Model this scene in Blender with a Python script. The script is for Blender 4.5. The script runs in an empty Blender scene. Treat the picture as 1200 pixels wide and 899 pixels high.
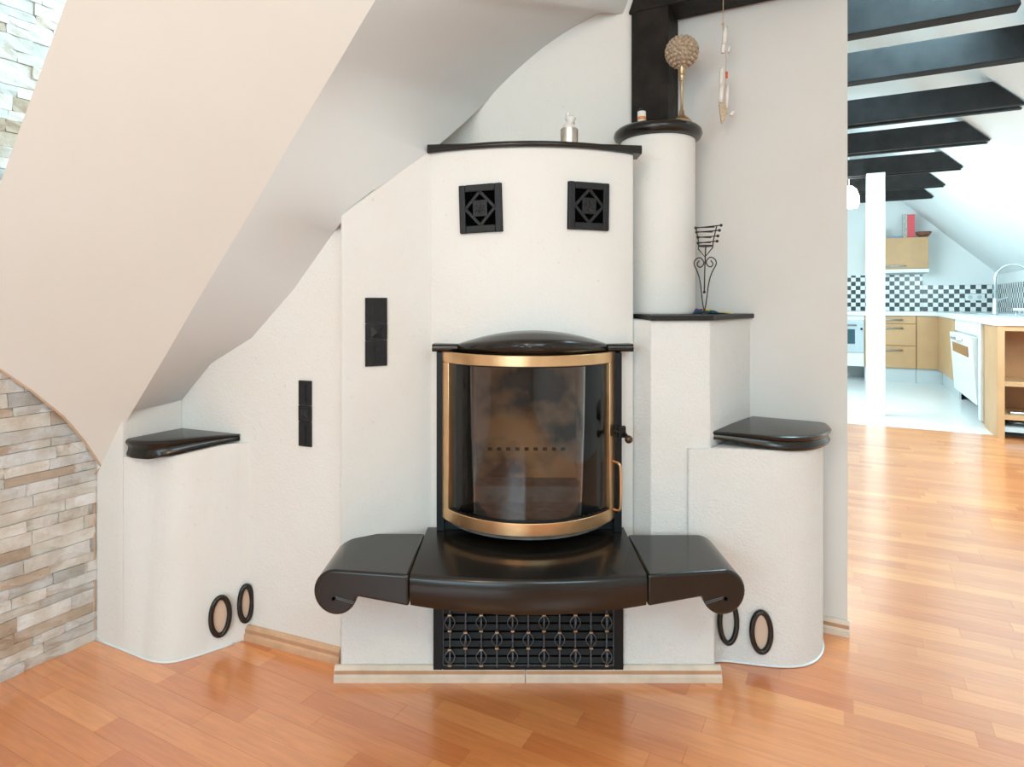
import bpy, bmesh, math, random
from mathutils import Vector, Matrix
random.seed(7)
sc = bpy.context.scene
COL = sc.collection
PI = math.pi
# ------------------------------------------------------------------ camera, world, lights, exposure
FPX, HX, HY, CAMH = 735.0, 600.0, 353.0, 1.13
cam = bpy.data.cameras.new('camera'); camo = bpy.data.objects.new('camera', cam); COL.objects.link(camo)
cam.sensor_width = 36.0; cam.lens = FPX * 36.0 / 1200.0
cam.shift_y = (HY - 449.5) / 1200.0
cam.clip_start = 0.05
camo.location = (0, 0, CAMH); camo.rotation_euler = (PI / 2, 0, 0)
sc.camera = camo
TH = math.radians(28.0); CT, ST = math.cos(TH), math.sin(TH)
U = Vector((CT, -ST, 0)); V = Vector((ST, CT, 0))          # room axes: along the ceiling beams / along the stone wall
def RS(r, s, z=0.0): return Vector((r * CT + s * ST, -r * ST + s * CT, z))
def P(px, py, d): return Vector(((px - HX) / FPX * d, d, CAMH - (py - HY) / FPX * d))

w = bpy.data.worlds.new('world'); sc.world = w; w.use_nodes = True
bg = w.node_tree.nodes['Background']; bg.inputs[0].default_value = (0.80, 0.91, 1.0, 1); bg.inputs[1].default_value = 0.55
def area(name, loc, target, sx, sy, power, color):
    l = bpy.data.lights.new(name, 'AREA'); l.shape = 'RECTANGLE'; l.size = sx; l.size_y = sy
    l.energy = power; l.color = color
    o = bpy.data.objects.new(name, l); COL.objects.link(o); o.location = loc
    o.rotation_euler = (Vector(target) - Vector(loc)).to_track_quat('-Z', 'Y').to_euler()
    return o
# daylight through the window behind the camera and the dormer window, plus unseen added lights
area('daylight_living', RS(-0.4, -2.45, 1.35), RS(-.8, 1.6, 0.6), 2.6, 1.7, 48, (0.56, 0.85, 1.0))
area('added_floor_light', RS(1.05, -.3, 2.28), RS(-.1, 1.1, 0), 1.2, 0.8, 20, (0.60, 0.87, 1.0))  # unseen light added above to brighten the living-room floor
area('added_kitchen_light_right', RS(1.75, 5.2, 1.72), RS(0.2, 6.4, 0.6), 1.9, 0.9, 76, (0.70, 0.94, 1.0))  # unseen light added under the right slope to brighten the kitchen
area('added_kitchen_light_left', RS(-1.0, 7.6, 1.95), RS(0.6, 8.6, 0.9), 2.4, 0.9, 80, (0.72, 0.94, 1.0))  # unseen light added behind the partition to brighten the kitchen
area('added_passage_light', RS(.42, 2.96, 2.90), RS(.42 - .5, 2.96, 2.90 - .517), 0.66, 0.62, 34, (0.52, 0.85, 1.0))  # unseen light added so the glossy floor mirrors it on the right
area('added_passage_light', RS(.42, 3.80, 2.88), RS(.42 - .5, 3.80, 2.88 - .517), 0.52, 0.62, 28, (0.52, 0.85, 1.0))  # second added light for the floor reflection, between the first beams
area('daylight_dormer_window', RS(-1.95, 1.28, 2.05), RS(-2.12, .6, 1.85), 0.45, 0.9, 5, (0.52, 0.86, 1.0))
# warm ceiling lamp of the living room
l = bpy.data.lights.new('warm_ceiling_lamp', 'POINT'); l.energy = 22; l.color = (1.0, 0.74, 0.50); l.shadow_soft_size = 0.16
lo = bpy.data.objects.new('warm_ceiling_lamp', l); COL.objects.link(lo); lo.location = RS(-.35, -.55, 2.35)
vs = sc.view_settings; vs.view_transform = 'Standard'; vs.look = 'None'; vs.exposure = 0.53; vs.gamma = 1.0; vs.use_curve_mapping = False

# ------------------------------------------------------------------ materials
def newmat(name):
    m = bpy.data.materials.new(name); m.use_nodes = True
    nt = m.node_tree; b = nt.nodes['Principled BSDF']
    return m, nt, b
def N(nt, t, **kw):
    n = nt.nodes.new(t)
    for k, v in kw.items(): setattr(n, k, v)
    return n
def simple(name, col, rough=0.5, metal=0.0, spec=0.5, noise=0.0, nscale=30, bump=0.0, bscale=60, coat=0.0, emit=None):
    m, nt, b = newmat(name)
    b.inputs['Base Color'].default_value = (*col, 1); b.inputs['Roughness'].default_value = rough
    b.inputs['Metallic'].default_value = metal; b.inputs['Specular IOR Level'].default_value = spec
    b.inputs['Coat Weight'].default_value = coat; b.inputs['Coat Roughness'].default_value = 0.08
    if noise or bump:
        g = N(nt, 'ShaderNodeNewGeometry')
    if noise:
        t = N(nt, 'ShaderNodeTexNoise'); t.inputs['Scale'].default_value = nscale; t.inputs['Detail'].default_value = 5
        nt.links.new(g.outputs['Position'], t.inputs['Vector'])
        r = N(nt, 'ShaderNodeValToRGB')
        r.color_ramp.elements[0].position = 0.3; r.color_ramp.elements[1].position = 0.7
        r.color_ramp.elements[0].color = (*[c * (1 - noise) for c in col], 1)
        r.color_ramp.elements[1].color = (*[min(1, c * (1 + noise)) for c in col], 1)
        nt.links.new(t.outputs['Fac'], r.inputs[0]); nt.links.new(r.outputs[0], b.inputs['Base Color'])
    if bump:
        t = N(nt, 'ShaderNodeTexNoise'); t.inputs['Scale'].default_value = bscale; t.inputs['Detail'].default_value = 6
        nt.links.new(g.outputs['Position'], t.inputs['Vector'])
        bp = N(nt, 'ShaderNodeBump'); bp.inputs['Strength'].default_value = bump; bp.inputs['Distance'].default_value = 0.01
        nt.links.new(t.outputs['Fac'], bp.inputs['Height']); nt.links.new(bp.outputs[0], b.inputs['Normal'])
    if emit:
        b.inputs['Emission Color'].default_value = (*emit[0], 1); b.inputs['Emission Strength'].default_value = emit[1]
    return m
def plaster(name, col, bump, scale, dirt=0.06, rough=0.95, bevel=0.0, fleck=0.0):
    m, nt, b = newmat(name)
    b.inputs['Roughness'].default_value = rough; b.inputs['Specular IOR Level'].default_value = 0.15
    g = N(nt, 'ShaderNodeNewGeometry')
    t = N(nt, 'ShaderNodeTexNoise'); t.inputs['Scale'].default_value = 2.3; t.inputs['Detail'].default_value = 6
    nt.links.new(g.outputs['Position'], t.inputs['Vector'])
    r = N(nt, 'ShaderNodeValToRGB'); r.color_ramp.elements[0].position = 0.32; r.color_ramp.elements[1].position = 0.68
    r.color_ramp.elements[0].color = (col[0] * (1 - dirt * .5), col[1] * (1 - dirt), col[2] * (1 - dirt * 1.5), 1)
    r.color_ramp.elements[1].color = (*col, 1)
    nt.links.new(t.outputs['Fac'], r.inputs[0])
    last = r.outputs[0]
    if fleck:
        f = N(nt, 'ShaderNodeTexNoise'); f.inputs['Scale'].default_value = 60; f.inputs['Detail'].default_value = 2
        nt.links.new(g.outputs['Position'], f.inputs['Vector'])
        fr = N(nt, 'ShaderNodeValToRGB'); fr.color_ramp.elements[0].position = 0.70; fr.color_ramp.elements[1].position = 0.80
        fr.color_ramp.elements[0].color = (0, 0, 0, 1); fr.color_ramp.elements[1].color = (fleck, fleck, fleck, 1)
        nt.links.new(f.outputs['Fac'], fr.inputs[0])
        mx = N(nt, 'ShaderNodeMixRGB'); mx.inputs[2].default_value = (.42, .33, .25, 1)
        nt.links.new(fr.outputs[0], mx.inputs[0]); nt.links.new(last, mx.inputs[1]); last = mx.outputs[0]
    nt.links.new(last, b.inputs['Base Color'])
    n1 = N(nt, 'ShaderNodeTexNoise'); n1.inputs['Scale'].default_value = scale; n1.inputs['Detail'].default_value = 5; n1.inputs['Roughness'].default_value = 0.6
    nt.links.new(g.outputs['Position'], n1.inputs['Vector'])
    n2 = N(nt, 'ShaderNodeTexNoise'); n2.inputs['Scale'].default_value = 9; n2.inputs['Detail'].default_value = 2
    nt.links.new(g.outputs['Position'], n2.inputs['Vector'])
    ad = N(nt, 'ShaderNodeMath', operation='MULTIPLY_ADD'); ad.inputs[1].default_value = 2.0
    nt.links.new(n2.outputs['Fac'], ad.inputs[0]); nt.links.new(n1.outputs['Fac'], ad.inputs[2])
    bp = N(nt, 'ShaderNodeBump'); bp.inputs['Strength'].default_value = bump; bp.inputs['Distance'].default_value = 0.006
    nt.links.new(ad.outputs[0], bp.inputs['Height'])
    if bevel:
        bv = N(nt, 'ShaderNodeBevel'); bv.samples = 4; bv.inputs['Radius'].default_value = bevel
        nt.links.new(bv.outputs[0], bp.inputs['Normal'])
    nt.links.new(bp.outputs[0], b.inputs['Normal'])
    return m
M = {}
M['plaster'] = plaster('fireplace_plaster', (.86, .83, .79), .35, 120, .05, bevel=.012, fleck=.22)
M['stucco'] = plaster('rough_stucco', (.87, .85, .82), .75, 130, .05, bevel=.012, fleck=.15)
M['wallpaint'] = plaster('wall_paint', (.755, .725, .69), .12, 140, .05, fleck=.05)
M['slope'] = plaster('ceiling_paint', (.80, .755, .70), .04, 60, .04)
M['slopeshade'] = plaster('ceiling_paint_shaded', (.70, .70, .685), .04, 60, .03)  # darker, cooler copy of the ceiling paint; shade put into the colour
M['kwhite'] = plaster('kitchen_wall_paint', (.84, .89, .90), .03, 80, .02)
M['black'] = simple('black_glazed_ceramic', (.010, .0075, .0055), .26, spec=.4, noise=.3, nscale=8, coat=.25)
M['blackmat'] = simple('black_cast_iron', (.014, .014, .015), .5, spec=.35, noise=.25, nscale=40, bump=.1, bscale=120)
M['blackpaint'] = simple('black_painted_steel', (.006, .007, .008), .4, spec=.3)
M['wroughtiron'] = simple('dark_iron_wire', (.045, .036, .03), .45, metal=.6)
M['gunmetal'] = simple('grey_iron_bars', (.13, .14, .155), .45, metal=.5)
M['rust'] = simple('dark_bronze', (.10, .06, .035), .35, metal=.7)
M['brass'] = simple('brushed_brass', (.80, .50, .26), .30, metal=1.0, noise=.10, nscale=14)
M['brassdull'] = simple('old_brass', (.55, .40, .24), .35, metal=.9, noise=.2, nscale=60)
M['timber'] = simple('dark_stained_timber', (.016, .012, .009), .6, spec=.2, noise=.5, nscale=14, bump=.3, bscale=40)
M['beam'] = simple('dark_painted_beam', (.015, .014, .014), .6, spec=.2, noise=.4, nscale=9)
M['fireclay'] = None
M['ash'] = simple('grey_ash_ledge', (.16, .14, .125), .7, noise=.3, nscale=30)
M['tin'] = simple('brushed_tin', (.62, .58, .52), .33, metal=1.0, noise=.08, nscale=60)
M['wax'] = simple('white_wax', (.85, .82, .76), .6, bump=.2)
M['rattan'] = simple('woven_rattan', (.46, .34, .24), .7, noise=.35, nscale=120)
M['shell'] = simple('white_driftwood', (.82, .77, .70), .7, noise=.08)
M['string'] = simple('tan_string', (.62, .42, .28), .8)
M['burlap'] = simple('tan_burlap', (.55, .43, .30), .9, noise=.25, nscale=200)
M['red'] = simple('red_bead', (.8, .10, .04), .4)
M['purple'] = simple('purple_fabric', (.10, .03, .16), .8, noise=.4, nscale=150)
M['teal'] = simple('dark_teal_fabric', (.012, .06, .085), .8, noise=.4, nscale=150)
M['yellow'] = simple('yellow_feather', (.70, .50, .08), .8, noise=.2, nscale=150)
M['orange'] = simple('orange_print', (.75, .28, .08), .6)
M['discpale'] = simple('pale_inner_panel', (.72, .53, .40), .6, noise=.06, nscale=9)
M['discgrey'] = simple('grey_inner_panel', (.62, .58, .53), .6, noise=.06, nscale=9)
M['oak'] = simple('beech_cabinet_front', (.60, .36, .18), .45, noise=.06, nscale=5)
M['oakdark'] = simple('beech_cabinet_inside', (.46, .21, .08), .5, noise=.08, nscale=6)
M['white'] = simple('white_lacquer', (.86, .90, .90), .3)
M['colpaint'] = simple('white_post_paint', (.82, .88, .86), .6, noise=.03, nscale=10)
M['steel'] = simple('brushed_steel', (.55, .62, .66), .28, metal=1.0)
M['steelpale'] = simple('pale_grey_panel', (.55, .64, .68), .4)
M['glassdark'] = simple('dark_oven_glass', (.03, .10, .13), .1)
M['woodreflect'] = simple('oven_window_wood_reflection', (.35, .16, .06), .15)  # brown colour stands in for wood mirrored in the window
M['toe'] = simple('grey_kickboard', (.60, .67, .69), .35)
M['ktile'] = simple('white_kitchen_floor', (.86, .89, .89), .22, noise=.015, nscale=4)
M['redbox'] = simple('red_cardboard', (.78, .10, .12), .5)
M['greybox'] = simple('grey_cardboard', (.45, .47, .44), .6, noise=.3, nscale=40)
M['basket'] = simple('brown_basket', (.22, .09, .05), .7, noise=.4, nscale=80)
M['blue'] = simple('blue_plastic', (.25, .42, .66), .4)
M['lampglow'] = simple('lamp_glass_lit', (.95, .95, .92), .4, emit=((1.0, .97, .9), 6))
M['slat'] = simple('dark_slat', (.012, .010, .009), .5, spec=.25)
M['holeshade'] = simple('painted_hole_shade', (.0015, .0015, .0015), .95, spec=0)  # near-black colour paints the darkness inside openings that are not cut
M['upvc'] = simple('white_window_frame', (.84, .84, .82), .35)

# fireclay with soot (stains)
m, nt, b = newmat('sooty_fireclay'); M['fireclay'] = m
g = N(nt, 'ShaderNodeNewGeometry'); t = N(nt, 'ShaderNodeTexNoise'); t.inputs['Scale'].default_value = 5.5; t.inputs['Detail'].default_value = 4
nt.links.new(g.outputs['Position'], t.inputs['Vector'])
r = N(nt, 'ShaderNodeValToRGB'); r.color_ramp.elements[0].position = .40; r.color_ramp.elements[1].position = .58
r.color_ramp.elements[0].color = (.05, .035, .03, 1); r.color_ramp.elements[1].color = (.80, .40, .18, 1)
nt.links.new(t.outputs['Fac'], r.inputs[0]); nt.links.new(r.outputs[0], b.inputs['Base Color']); b.inputs['Roughness'].default_value = .9
# stove glass: clear thin pane with surface reflection
m = bpy.data.materials.new('stove_glass'); m.use_nodes = True; nt = m.node_tree; nt.nodes.clear(); M['glass'] = m
o = N(nt, 'ShaderNodeOutputMaterial'); mx = N(nt, 'ShaderNodeMixShader'); tr = N(nt, 'ShaderNodeBsdfTransparent'); gl = N(nt, 'ShaderNodeBsdfGlossy'); fr = N(nt, 'ShaderNodeFresnel')
tr.inputs[0].default_value = (.80, .80, .80, 1); gl.inputs['Roughness'].default_value = .03; fr.inputs[0].default_value = 1.52
nt.links.new(fr.outputs[0], mx.inputs[0]); nt.links.new(tr.outputs[0], mx.inputs[1]); nt.links.new(gl.outputs[0], mx.inputs[2]); nt.links.new(mx.outputs[0], o.inputs[0])
# laminate plank: tone per plank from a colour attribute, grain along the plank
m, nt, b = newmat('beech_laminate'); M['plank'] = m
at = N(nt, 'ShaderNodeAttribute'); at.attribute_name = 'tone'
g = N(nt, 'ShaderNodeNewGeometry'); mp = N(nt, 'ShaderNodeMapping'); mp.vector_type = 'TEXTURE'
mp.inputs['Rotation'].default_value = (0, 0, -TH); mp.inputs['Scale'].default_value = (1.0, .09, 1)
nt.links.new(g.outputs['Position'], mp.inputs['Vector'])
ng = N(nt, 'ShaderNodeTexNoise'); ng.inputs['Scale'].default_value = 7; ng.inputs['Detail'].default_value = 5; ng.inputs['Distortion'].default_value = .6
nt.links.new(mp.outputs[0], ng.inputs['Vector'])
ramp = N(nt, 'ShaderNodeValToRGB'); ramp.color_ramp.elements[0].color = (.68, .195, .055, 1); ramp.color_ramp.elements[1].color = (.90, .35, .115, 1)
nt.links.new(at.outputs['Fac'], ramp.inputs[0])
r2 = N(nt, 'ShaderNodeValToRGB'); r2.color_ramp.elements[0].position = .35; r2.color_ramp.elements[1].position = .65
r2.color_ramp.elements[0].color = (.92, .90, .88, 1); r2.color_ramp.elements[1].color = (1.05, 1.05, 1.05, 1)
nt.links.new(ng.outputs['Fac'], r2.inputs[0])
mul = N(nt, 'ShaderNodeMixRGB', blend_type='MULTIPLY'); mul.inputs[0].default_value = 1
nt.links.new(ramp.outputs[0], mul.inputs[1]); nt.links.new(r2.outputs[0], mul.inputs[2]); nt.links.new(mul.outputs[0], b.inputs['Base Color'])
b.inputs['Roughness'].default_value = .30; b.inputs['Specular IOR Level'].default_value = .8; b.inputs['Coat Weight'].default_value = 1.0; b.inputs['Coat Roughness'].default_value = .2; b.inputs['Coat IOR'].default_value = 1.75
# baseboard wood (striped moulding)
M['skirt'] = simple('limed_wood_moulding', (.66, .40, .24), .5, noise=.16, nscale=16)
M['skirtline'] = simple('brown_wood_bead', (.55, .30, .17), .5, noise=.12, nscale=16)
M['skirtpale'] = simple('pale_wood_moulding', (.74, .62, .50), .5, noise=.12, nscale=16)
# split-face stone: colour from the object's random value
m, nt, b = newmat('split_face_stone'); M['stone'] = m
oi = N(nt, 'ShaderNodeObjectInfo'); g = N(nt, 'ShaderNodeNewGeometry')
ramp = N(nt, 'ShaderNodeValToRGB'); cr = ramp.color_ramp; cr.interpolation = 'CONSTANT'
cols = [(.80, .78, .74), (.62, .61, .59), (.74, .70, .64), (.84, .83, .81), (.50, .50, .49), (.76, .73, .68), (.60, .50, .41), (.70, .70, .69), (.68, .65, .60), (.80, .77, .73), (.50, .40, .31), (.74, .72, .69)]
while len(cr.elements) < len(cols): cr.elements.new(.5)
for i, c in enumerate(cols): cr.elements[i].position = i / len(cols); cr.elements[i].color = (*c, 1)
nt.links.new(oi.outputs['Random'], ramp.inputs[0])
t = N(nt, 'ShaderNodeTexNoise'); t.inputs['Scale'].default_value = 16; t.inputs['Detail'].default_value = 6
nt.links.new(g.outputs['Position'], t.inputs['Vector'])
rr = N(nt, 'ShaderNodeValToRGB'); rr.color_ramp.elements[0].position = .38; rr.color_ramp.elements[1].position = .62
rr.color_ramp.elements[0].color = (.86, .80, .73, 1); rr.color_ramp.elements[1].color = (1.05, 1.05, 1.05, 1)
nt.links.new(t.outputs['Fac'], rr.inputs[0])
mul = N(nt, 'ShaderNodeMixRGB', blend_type='MULTIPLY'); mul.inputs[0].default_value = 1
nt.links.new(ramp.outputs[0], mul.inputs[1]); nt.links.new(rr.outputs[0], mul.inputs[2])
nt.links.new(mul.outputs[0], b.inputs['Base Color']); b.inputs['Roughness'].default_value = .8
t2 = N(nt, 'ShaderNodeTexNoise'); t2.inputs['Scale'].default_value = 70; t2.inputs['Detail'].default_value = 6
nt.links.new(g.outputs['Position'], t2.inputs['Vector'])
bp = N(nt, 'ShaderNodeBump'); bp.inputs['Strength'].default_value = .5; bp.inputs['Distance'].default_value = .008
nt.links.new(t2.outputs['Fac'], bp.inputs['Height']); nt.links.new(bp.outputs[0], b.inputs['Normal'])
M['grout'] = simple('stone_backing', (.30, .27, .24), .9)
# far checker tiles (too small to tell apart): object coordinates
m, nt, b = newmat('checker_backsplash'); M['checker'] = m
tc = N(nt, 'ShaderNodeTexCoord'); ck = N(nt, 'ShaderNodeTexChecker'); ck.inputs['Color1'].default_value = (.86, .89, .89, 1); ck.inputs['Color2'].default_value = (.02, .045, .05, 1)
ck.inputs['Scale'].default_value = 16.0
ofs = N(nt, 'ShaderNodeVectorMath', operation='ADD'); ofs.inputs[1].default_value = (.001, .031, .0013)
nt.links.new(tc.outputs['Object'], ofs.inputs[0]); nt.links.new(ofs.outputs[0], ck.inputs['Vector']); nt.links.new(ck.outputs['Color'], b.inputs['Base Color']); b.inputs['Roughness'].default_value = .2

# ------------------------------------------------------------------ mesh helpers
def link(name, me, mat, parent=None, smooth=False):
    o = bpy.data.objects.new(name, me); COL.objects.link(o)
    if mat and not me.materials: me.materials.append(M[mat] if isinstance(mat, str) else mat)
    if parent is not None:
        o.parent = parent
        if parent.type == 'EMPTY': o.matrix_parent_inverse = Matrix.Translation(-Vector(parent['_base']))
    if smooth:
        for p in me.polygons: p.use_smooth = True
    return o
def obj(name, bm, mat, parent=None, smooth=False, bevel=0, seg=2, autosmooth=None):
    bmesh.ops.recalc_face_normals(bm, faces=bm.faces[:])
    me = bpy.data.meshes.new(name); bm.to_mesh(me); bm.free()
    o = link(name, me, mat, parent, smooth or autosmooth is not None)
    if autosmooth is not None: me.set_sharp_from_angle(angle=math.radians(autosmooth))
    if bevel:
        md = o.modifiers.new('bevel', 'BEVEL'); md.width = bevel; md.segments = seg; md.limit_method = 'ANGLE'; md.angle_limit = math.radians(35)
        md.harden_normals = False
    return o
def thing(name, label, cat, base, group=None):
    o = bpy.data.objects.new(name, None); COL.objects.link(o); o.empty_display_size = .05
    o.location = base; o['_base'] = list(base); o['label'] = label; o['category'] = cat
    if group: o['group'] = group
    return o
def tag(o, label, cat, group=None):
    o['label'] = label; o['category'] = cat
    if group: o['group'] = group
    return o
def struct(o, label=None):
    o['kind'] = 'structure'
    if label: o['label'] = label
    return o
def B(): return bmesh.new()
def add_prism(bm, poly, z0, z1):
    """vertical prism over a plan polygon; z0/z1 numbers or lists"""
    n = len(poly)
    zb = z0 if isinstance(z0, (list, tuple)) else [z0] * n
    zt = z1 if isinstance(z1, (list, tuple)) else [z1] * n
    lo = [bm.verts.new((p[0], p[1], zb[i])) for i, p in enumerate(poly)]
    hi = [bm.verts.new((p[0], p[1], zt[i])) for i, p in enumerate(poly)]
    bm.faces.new(lo[::-1]); bm.faces.new(hi)
    for i in range(n):
        j = (i + 1) % n
        bm.faces.new((lo[i], lo[j], hi[j], hi[i]))
    return bm
def add_hexa(bm, c):
    v = [bm.verts.new(p) for p in c]
    for f in ((0, 3, 2, 1), (4, 5, 6, 7), (0, 1, 5, 4), (1, 2, 6, 5), (2, 3, 7, 6), (3, 0, 4, 7)): bm.faces.new([v[i] for i in f])
    return bm
def add_box(bm, x0, x1, y0, y1, z0, z1):
    return add_hexa(bm, [(x0, y0, z0), (x1, y0, z0), (x1, y1, z0), (x0, y1, z0), (x0, y0, z1), (x1, y0, z1), (x1, y1, z1), (x0, y1, z1)])
def add_rs(bm, r0, r1, s0, s1, z0, z1):
    return add_hexa(bm, [RS(r0, s0, z0), RS(r1, s0, z0), RS(r1, s1, z0), RS(r0, s1, z0), RS(r0, s0, z1), RS(r1, s0, z1), RS(r1, s1, z1), RS(r0, s1, z1)])
def add_tube(bm, pts, rad, sides=8, closed=False, caps=True, twist=0.0):
    pts = [Vector(p) for p in pts]; n = len(pts)
    rads = rad if isinstance(rad, (list, tuple)) else [rad] * n
    rings = []; up = None
    for i, p in enumerate(pts):
        if closed: t = (pts[(i + 1) % n] - pts[i - 1])
        else: t = pts[min(i + 1, n - 1)] - pts[max(i - 1, 0)]
        t.normalize()
        if up is None:
            up = Vector((0, 0, 1)) if abs(t.z) < .9 else Vector((1, 0, 0))
        up = (up - t * up.dot(t)).normalized(); s = t.cross(up)
        rings.append([bm.verts.new(p + (up * math.cos(2 * PI * k / sides + twist * i) + s * math.sin(2 * PI * k / sides + twist * i)) * rads[i]) for k in range(sides)])
    for i in range(n if closed else n - 1):
        a, b_ = rings[i], rings[(i + 1) % n]
        for k in range(sides): bm.faces.new((a[k], a[(k + 1) % sides], b_[(k + 1) % sides], b_[k]))
    if caps and not closed: bm.faces.new(rings[0][::-1]); bm.faces.new(rings[-1])
    return bm
def add_lathe(bm, prof, c, sides=24):
    rings = [[bm.verts.new((c[0] + r_ * math.cos(2 * PI * k / sides), c[1] + r_ * math.sin(2 * PI * k / sides), c[2] + z)) for k in range(sides)] for r_, z in prof]
    for a, b_ in zip(rings, rings[1:]):
        for k in range(sides): bm.faces.new((a[k], a[(k + 1) % sides], b_[(k + 1) % sides], b_[k]))
    bm.faces.new(rings[0][::-1]); bm.faces.new(rings[-1])
    return bm
def add_ball(bm, c, r_, u=10, v=6):
    bmesh.ops.create_uvsphere(bm, u_segments=u, v_segments=v, radius=r_, matrix=Matrix.Translation(Vector(c)))
    return bm
def add_loft(bm, sections, closed_sec=True, cap=True):
    rings = [[bm.verts.new(p) for p in s_] for s_ in sections]
    n = len(rings[0])
    for a, b_ in zip(rings, rings[1:]):
        for k in range(n if closed_sec else n - 1): bm.faces.new((a[k], a[(k + 1) % n], b_[(k + 1) % n], b_[k]))
    if cap and closed_sec: bm.faces.new(rings[0][::-1]); bm.faces.new(rings[-1])
    return bm
def smooth_poly(pts, it=2, closed=True):
    for _ in range(it):
        q = []; n = len(pts)
        for i in range(n if closed else n - 1):
            a, b_ = Vector(pts[i]), Vector(pts[(i + 1) % n]); q += [a * .75 + b_ * .25, a * .25 + b_ * .75]
        if not closed: q = [Vector(pts[0])] + q[1:-1] + [Vector(pts[-1])]
        pts = q
    return pts

# ------------------------------------------------------------------ setting: floor
SEDGE = 6.58            # where laminate meets the white kitchen floor
fb = B(); add_rs(fb, -2.35, 2.4, -2.6, SEDGE, -.12, -.0015)
floor = struct(obj('floor', fb, 'skirtline'))
PW = .068
def cube_mesh(tone):
    me = bpy.data.meshes.new('plank'); bm = B(); add_box(bm, -.5, .5, -.5, .5, -.0014, 0)
    bmesh.ops.recalc_face_normals(bm, faces=bm.faces[:]); bm.to_mesh(me); bm.free()
    a = me.attributes.new('tone', 'FLOAT', 'POINT')
    for d in a.data: d.value = tone
    me.materials.append(M['plank']); return me
tones = [cube_mesh(i / 11) for i in range(12)]
rnd = random.Random(3)
blocks = []
row = 0; s = -2.6
while s < SEDGE:
    r_ = -2.3 - rnd.random() * .4
    w_ = min(PW, SEDGE - s)
    while r_ < 2.4:
        L = rnd.choice([.28, .36, .44, .52])
        a, b_ = max(r_, -2.3), min(r_ + L, 2.4)
        if b_ - a > .03:
            c = RS((a + b_) / 2, s + w_ / 2)
            area_px = 0
            if c.y > .9:
                px = HX + FPX * c.x / c.y; py = HY + FPX * CAMH / c.y
                if -60 < px < 1260 and py < 960:
                    hid = (s > 2.40 and px < 985) or (c.y > 1.95 and px < 830 and px > 395) or px < 0 - (900 - py) * 2
                    area_px = 0 if hid else (b_ - a) * w_ * FPX * FPX * CAMH / c.y ** 3
            blocks.append((area_px, (a + b_) / 2, s + w_ / 2, b_ - a, w_, min(11, max(0, int(rnd.gauss(6.2, 2.9))))))
        r_ += L
    s += PW; row += 1
blocks.sort(key=lambda q: -q[0])
rest = B(); rt = []
for i, (ap, r_, s_, L, w_, tn) in enumerate(blocks):
    if i < 300 and ap > 0:
        o = bpy.data.objects.new('plank', tones[tn]); COL.objects.link(o); o.parent = floor
        o.location = RS(r_, s_); o.rotation_euler = (0, 0, -TH); o.scale = (L - .0006, w_ - .0005, 1)
    else:
        add_rs(rest, r_ - L / 2 + .0003, r_ + L / 2 - .0003, s_ - w_ / 2 + .0003, s_ + w_ / 2 - .0003, -.0014, 0); rt += [tn / 11] * 8
o = obj('plank', rest, 'plank', floor); o['kind'] = 'stuff'
a = o.data.attributes.new('tone', 'FLOAT', 'POINT')
for d, t_ in zip(a.data, rt): d.value = t_
fb = B(); add_rs(fb, -2.4, 2.4, SEDGE, 10.85, -.12, 0); struct(obj('floor', fb, 'ktile'), 'white kitchen floor beyond the laminate')

# ------------------------------------------------------------------ setting: stone wall (left) with single stones
RST = -2.23
wb = B(); add_rs(wb, RST - .15, RST, .30, 1.26, 0, 2.63)
wall_left = struct(obj('wall_left', wb, 'grout'), 'split-face stone cladding in pale beige and grey')
def stone_mesh(k):
    rg = random.Random(k * 13 + 1); bm = B()
    nx, nz = 4, 2
    front = [[bm.verts.new(((i / nx) - .5, (j / nz) - .5 , (.012 + rg.random() * .009) if True else 0)) for i in range(nx + 1)] for j in range(nz + 1)]
    back = [bm.verts.new((x, y, -.004)) for x, y in ((-.5, -.5), (.5, -.5), (.5, .5), (-.5, .5))]
    for j in range(nz):
        for i in range(nx): bm.faces.new((front[j][i], front[j][i + 1], front[j + 1][i + 1], front[j + 1][i]))
    bm.faces.new([back[0]] + [back[1]] + [front[0][i] for i in range(nx, -1, -1)])
    bm.faces.new([back[2]] + [back[3]] + [front[nz][i] for i in range(nx + 1)])
    bm.faces.new([back[1], back[2]] + [front[j][nx] for j in range(nz, -1, -1)])
    bm.faces.new([back[3], back[0]] + [front[j][0] for j in range(nz + 1)])
    bmesh.ops.recalc_face_normals(bm, faces=bm.faces[:])
    me = bpy.data.meshes.new('stone'); bm.to_mesh(me); bm.free(); me.materials.append(M['stone']); return me
smesh = [stone_mesh(k) for k in range(10)]
rg = random.Random(21)
z = .0
while z < 2.59:
    h = rg.choice([.028, .034, .038, .044]); s = .72 - rg.random() * .1
    while s < 1.215:
        L = rg.choice([.09, .12, .15, .19, .24]); e = min(s + L, 1.215 if z < 1.2 else 1.135)
        if e - s > .02 and e > .72:
            a = max(s, .70)
            o = bpy.data.objects.new('stone', smesh[rg.randrange(10)]); COL.objects.link(o); o.parent = wall_left
            mtx = Matrix((( -V.x, 0, U.x, 0), (-V.y, 0, U.y, 0), (0, 1, 0, 0), (0, 0, 0, 1)))
            c = RS(RST + rg.random() * .008, (a + e) / 2, z + h / 2)
            o.matrix_basis = Matrix.Translation(c) @ mtx @ Matrix.Diagonal((e - a - .0015, h - .0015, 1, 1))
        s += L
    z += h
# window trim beside the upper stones
tb = B(); add_rs(tb, RST - .05, RST + .035, 1.14, 1.24, 1.2, 2.62); struct(obj('trim_1', tb, 'upvc', bevel=.004), 'white window frame edge above the slope')

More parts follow.
